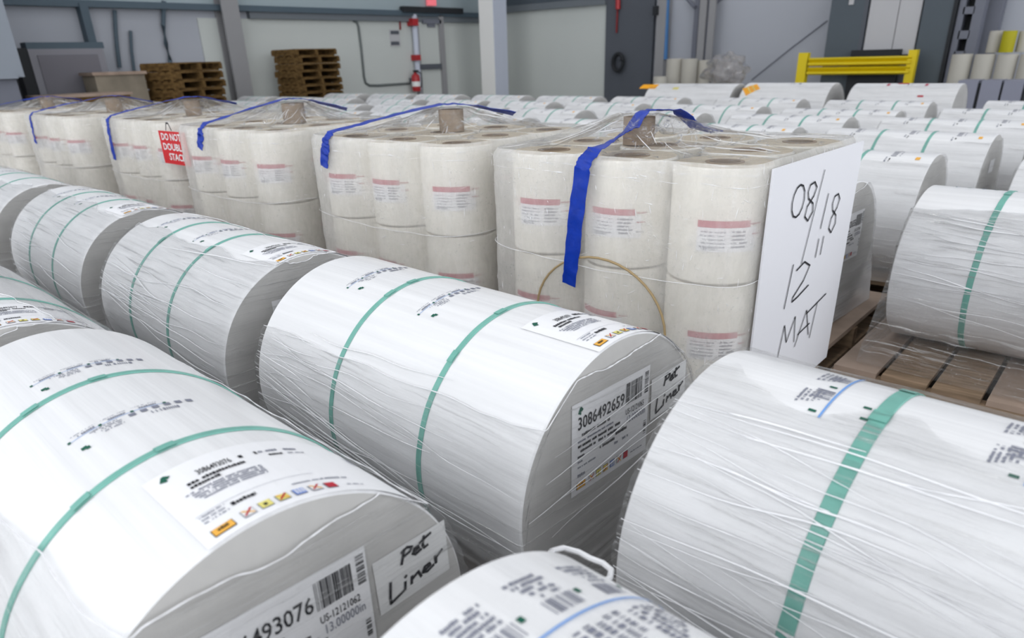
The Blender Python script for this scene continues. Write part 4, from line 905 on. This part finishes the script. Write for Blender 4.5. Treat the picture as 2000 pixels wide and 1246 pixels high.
def pack(i, x0, name, tape, plug, zp, right_board=False, la=None, hz=1.0, seeds=0, rows=3, yoff=0.0):
    """x0 = left edge of the front row; tape = points; plug = (x, y, radius)"""
    yf = 6.28 + yoff; dy = .965
    g = 'film rolls on ' + name
    names = ('left', 'middle', 'right'); rown = ('front', 'second', 'back'); k = seeds
    for lay in (0, 1):
        for rw in range(rows):
            for c in range(3):
                cx = x0 + .53 + 1.06 * c - (.2 if rw == 1 else 0); cy = yf + RR + dy * rw
                if lay == 1 and rw > 0 and c < 2 and False: continue
                lab = rw == 0 or (c == 2 and rw < 2)
                ang = {(0, 0): (.35, .1), (0, 1): (.22, -.1), (0, 2): (.62, .6)}.get((rw, c), (.9, .9))[lay] if lab else 0
                film_roll(f'cream film roll, {"upper" if lay == 0 else "lower"} layer, {rown[rw]} {names[c]}, on {name}', cx, cy, ZT - LAY * (lay + 1), ang, g, lab, k); k += 1
    x1 = x0 + 3.13; yb = yf + 2 * RR + dy * 2
    for j in (0, 1):
        plain_pallet(f'{"upper" if j else "lower"} pallet under {name}', (x0 + x1) / 2 - .1, (yf + yb) / 2, 3.5, 2.4, FLOOR + .445).location = W((x0 + x1) / 2 - .1, (yf + yb) / 2, FLOOR + .445 * j)
    # tube standing in the middle
    px, py, pr = plug
    t = empty('cardboard_tube', W(px, py, ZT - .0)); tag(t, f'brown cardboard tube standing up on top of {name}', 'tube')
    mb = MB(); hp_ = zp - ZT; mb.lathe([(pr - .035, 0), (pr, 0), (pr, hp_), (pr - .035, hp_)], 'card', n=28, close=True); part('tube_wall', mb, t, True)
    mb = MB(); mb.lathe([(0, .01), (pr - .036, .01)], 'dark_hole', n=28); part('tube_shade_disc', mb, t)  # flat disc coloured as the shade inside the open tube
    # wrap
    o = .045; n = 150
    xr = x1 + o
    loop, per = hull_loop([(x0 - o, yf - o), (xr, yf - o), (xr, yb + o), (x0 - o, yb + o), (x0 - .2 - o, yf + RR + dy)], .30 if right_board else .42, n)
    w = empty('pallet_wrap', W(0, 0, 0)); tag(w, f'clear plastic wrap around {name}', 'plastic wrap', None)
    zb, zt = -3.22, ZT + .035; nr = 44; rows_ = []; uvs = []
    cxm, cym = sum(p.x for p in loop) / n, sum(p.y for p in loop) / n
    for q in range(nr + 1):
        z = zb + (zt - zb) * q / nr; row = []
        for j, p in enumerate(loop):
            d = Vector((p.x - cxm, p.y - cym)).normalized()
            dd = .016 * (NZ.noise(Vector((p.x * 2.2, p.y * 2.2 + seeds, z * 2.6))) + .6 * NZ.noise(Vector((p.x * 7, p.y * 7, z * 9 + seeds)))) + .018
            rnd_ = .05 * max(0, (z - zt + .09) / .09) ** 2
            row.append((p.x + d.x * (dd - rnd_), p.y + d.y * (dd - rnd_), z)); uvs.append((per * j / n, z))
        row.append(row[0]); uvs.append((per, z)); rows_.append(row)
    mb = MB(); mb.grid(rows_, 'film_pack'); part('side_film', mb, w, True, uvs, False).location = (0, 0, H); w.location = (0, 0, 0)
    top = rows_[-1][:-1]; R2_ = []; uv2 = []; m_ = 22; zpk = zp + .03
    for q in range(m_ + 1):
        t_ = (q / m_) ** .8; row = []
        for j, p in enumerate(top):
            x, y = p[0] + (px - p[0]) * t_, p[1] + (py - p[1]) * t_; d = math.hypot(x - px, y - py)
            ang = math.atan2(y - py, x - px)
            cone = max(0.0, 1 - max(0, d - pr - .03) / (1.05 + .45 * math.sin(ang * 3 + seeds) + .2 * math.sin(ang * 7)))
            wr = .035 * abs(NZ.noise(Vector((x * 2.4 + seeds, y * 2.4, ang * 2)))) + .03 * abs(NZ.noise(Vector((ang * 9, d * 1.2, seeds))))
            z = p[2] * (1 - min(1, t_ * 6)) + zt * min(1, t_ * 6) + (zpk - zt) * cone ** 1.35 + (wr * min(1, q / 3) if d > pr + .1 else 0)
            row.append((x, y, z)); uv2.append((x, y))
        row.append(row[0]); uv2.append((row[0][0], row[0][1])); R2_.append(row)
    mb = MB(); mb.grid(R2_, 'film_top'); part('top_film', mb, w, True, uv2, False).location = (0, 0, H)
    sm = MB(); zs = -2.02
    sm.tube([(p.x * 1 + (p.x - cxm) * .012, p.y + (p.y - cym) * .022, zs - .09 * math.sin((p.x - x0) * .9) + .02 * NZ.noise(Vector((j * .2, seeds, 0)))) for j, p in enumerate(loop)], .0035, 'film_edge', 5, True); part('film_seam', sm, w, True).location = (0, 0, H)
    # crinkles of the wrap: a bunched rim, short white ridges standing in for glints on the sides, folds running out from the tube
    rn = random.Random(seeds + 3); fb = MB()
    for q in range(3):
        fb.tube([(p[0] * 1, p[1], p[2] - .015 - .035 * q + .03 * NZ.noise(Vector((j * .23, seeds, q * 7)))) for j, p in enumerate(rows_[-1 - q][:-1])], .0075, 'film_edge', 5, True, lambda j: max(.05, .2 + 1.6 * NZ.noise(Vector((j * .6, seeds + q * 5, 2)))))
    for q in range(420 if right_board else 150):
        j = rn.randrange(n); i_ = int(nr * rn.betavariate(1.6, 1.0)) ; i_ = min(nr - 1, max(1, i_)); p = Vector(rows_[i_][j]); d = Vector((p.x - cxm, p.y - cym, 0)).normalized(); tg = Vector((-d.y, d.x, 0))
        v_ = (Vector((0, 0, 1)) if rn.random() < .6 else tg + Vector((0, 0, rn.uniform(-.5, .5)))) * rn.uniform(.012, .06) + tg * rn.uniform(-.012, .012); p = p + d * .006
        fb.tube([p - v_, p, p + v_], rn.uniform(.0018, .0045), 'film_edge', 4, False, lambda k: (.3, 1, .3)[k])
    for q in range(46):
        j = rn.randrange(n); a_ = rn.randrange(0, m_ - 11); b_2 = min(m_ - 7, a_ + rn.randrange(4, 12)); jj = rn.choice((-1, 0, 0, 1)); pl_ = [Vector(R2_[i_][(j + jj * (i_ - a_)) % n]) + Vector((0, 0, .006)) for i_ in range(a_, b_2)]
        fb.tube(pl_, rn.uniform(.002, .006), 'film_edge', 5, False, lambda k: max(.15, math.sin(math.pi * (k + .5) / len(pl_))))
    fo = part('film_folds', fb, w, True); fo['kind'] = 'stuff'; fo.location = (0, 0, H)
    # blue tape
    pts, wds, wid = tape
    mb = ribbon(pts, wid, wds, 'tape', seeds + .5); o_ = part('blue_tape', mb, None, True); o_.location = (0, 0, H); tag(o_, f'blue tape strip over the top of {name}', 'tape')
    return w
X_, Y_ = (1, 0, 0), (0, 1, 0)
def tape_path(xt, z0, px, py, zp, tx=0, back=True, wid=.17, yoff=0.0):
    yf = 6.28 - .085 + yoff
    pts = [(xt - .10, yf, z0), (xt - .05, yf, (z0 + ZT) / 2), (xt, yf, ZT - .12), (xt + .01, yf + .01, ZT), (xt + .05, yf + .10, ZT + .085), (xt + (px + tx - xt) * .35, yf + (py - yf) * .35, ZT + .13 + (zp - ZT) * .22), (px + tx - .12, py - .1, zp + .07), (px + tx + .15, py + .12, zp + .07)]
    w = [X_] * 5 + [(1, -.2, 0)] * 3
    if back: pts.append((px + tx + .6, py + .75, ZT + .2)); w.append((1, -.4, .3))
    return pts, w, wid
N1 = 'the pallet marked 08/18'
pk1 = (-4.66, 7.62, .185)
tp1 = [(-4.60, 6.175, -2.34), (-4.56, 6.175, -2.0), (-4.50, 6.175, -1.5), (-4.44, 6.175, -1.08), (-4.42, 6.20, -.98), (-4.38, 6.32, -.88), (-4.36, 6.55, -.84), (-4.46, 6.95, -.80), (-4.50, 7.2, -.76), (-4.52, 7.45, -.60), (-4.46, 7.6, -.585), (-4.25, 7.75, -.60), (-4.1, 8.0, -.80), (-4.0, 8.3, -.88)]
pack(0, -5.80, N1, (tp1, [X_] * 6 + [(1, .3, .4), (1, -.3, .5)] + [(1, -.25, .1)] * 6, .195), pk1, -.665, True, seeds=0)
N2 = 'the second wrapped pallet from the right'
p2 = (-8.05, 7.85, .185); pack(1, -9.52, N2, tape_path(-8.95, -1.36, p2[0], p2[1], -.665), p2, -.665, seeds=20)
N3 = 'the third wrapped pallet from the right'
p3 = (-12.05, 7.75, .20); pack(2, -13.72, N3, tape_path(-12.62, -1.30, p3[0], p3[1], -.63), p3, -.63, seeds=40)
N4 = 'the wrapped pallet with the red sign'
p4 = (-16.6, 8.1, .17); pack(3, -17.95, N4, tape_path(-17.3, -1.80, p4[0], p4[1], -.66, wid=.15, yoff=.28), p4, -.66, seeds=60, yoff=.28)
N5 = 'the fifth wrapped pallet from the right'
p5 = (-20.4, 7.9, .19); pack(4, -22.1, N5, tape_path(-21.3, -1.62, p5[0], p5[1], -.66, wid=.13), p5, -.66, seeds=80)
N6 = 'the sixth wrapped pallet from the right'
p6 = (-25.2, 7.9, .18); pack(5, -26.6, N6, tape_path(-25.4, -1.6, p6[0], p6[1], -.72, wid=.12), p6, -.72, seeds=100)
# white board on the right side of the marked pallet, with marker writing
bx = -2.565
bo = empty('white_board', W(0, 0, 0)); bo.location = (0, 0, H); tag(bo, 'white board marked 08/18 12 MAT on the side of the nearest wrapped pallet', 'board')
mb = MB(); mb.box((bx - .02, 6.55, -3.70), (bx, 9.14, -.985), 'board'); part('sheet', mb, bo)
bm_ = lambda u, v, o: (bx + o, u, v)
p = Print(); w_ = .019
hand(p, '0', 7.10, -1.54, 7.42, -1.22, w_); hand(p, '8', 7.44, -1.64, 7.80, -1.24, w_); hand(p, '/', 7.62, -2.10, 8.02, -1.16, w_ * .8)
hand(p, '1', 7.98, -1.80, 8.26, -1.44, w_); hand(p, '8', 8.28, -1.92, 8.62, -1.48, w_)
hand(p, '1', 7.20, -2.52, 7.50, -2.06, w_); hand(p, '2', 7.45, -2.50, 7.98, -2.10, w_); hand(p, '"', 8.02, -2.12, 8.24, -1.92, w_)
hand(p, 'M', 7.28, -3.08, 7.78, -2.72, w_ * .9); hand(p, 'A', 7.80, -3.12, 8.22, -2.74, w_ * .9); hand(p, 'T', 8.04, -3.16, 8.64, -2.72, w_ * .9)
part('handwriting', p.mapped(bm_), bo)
# tan cord loop on the front of the marked pallet
mb = MB(); pts = []
for i in range(25):
    a = math.pi * (1.08 - 1.16 * i / 24); pts.append((-4.22 + .86 * math.cos(a), 6.195, -2.72 + .74 * math.sin(a)))
mb.tube(pts, .013, 'tan_string', 6); o = part('tan_cord', mb, None, True); o.location = (0, 0, H); tag(o, 'thin tan cord looped on the front of the marked pallet', 'cord')
# red sign on the fourth pallet
xa = at_y(310, 262, 6.44).x; sy = 6.44
sg = empty('warning_sign', (0, 0, H)); tag(sg, 'red DO NOT DOUBLE STACK sign on the fourth wrapped pallet', 'sign')
mb = MB(); mb.box((xa, sy, -1.70), (xa + 1.08, sy + .01, -1.09), 'sign_red'); part('sheet', mb, sg)
sm_ = lambda u, v, o: (xa + u * 1.05, sy - o, -1.70 + v * 1.05)
p = Print()
for t, u0, u1, v in (('DO NOT', .10, .86, .42), ('DOUBLE', .10, .92, .245), ('STACK', .26, .92, .07)): p.text(t, u0, v, u1, v + .125, 'sign_white', .02, .006)
part('printed_lettering', p.mapped(sm_), sg)
p = Print(); p.stroke([(.34, .60), (.40, .72), (.48, .72), (.56, .60)], .03, 'ink', .004); part('hand_mark', p.mapped(sm_), sg)
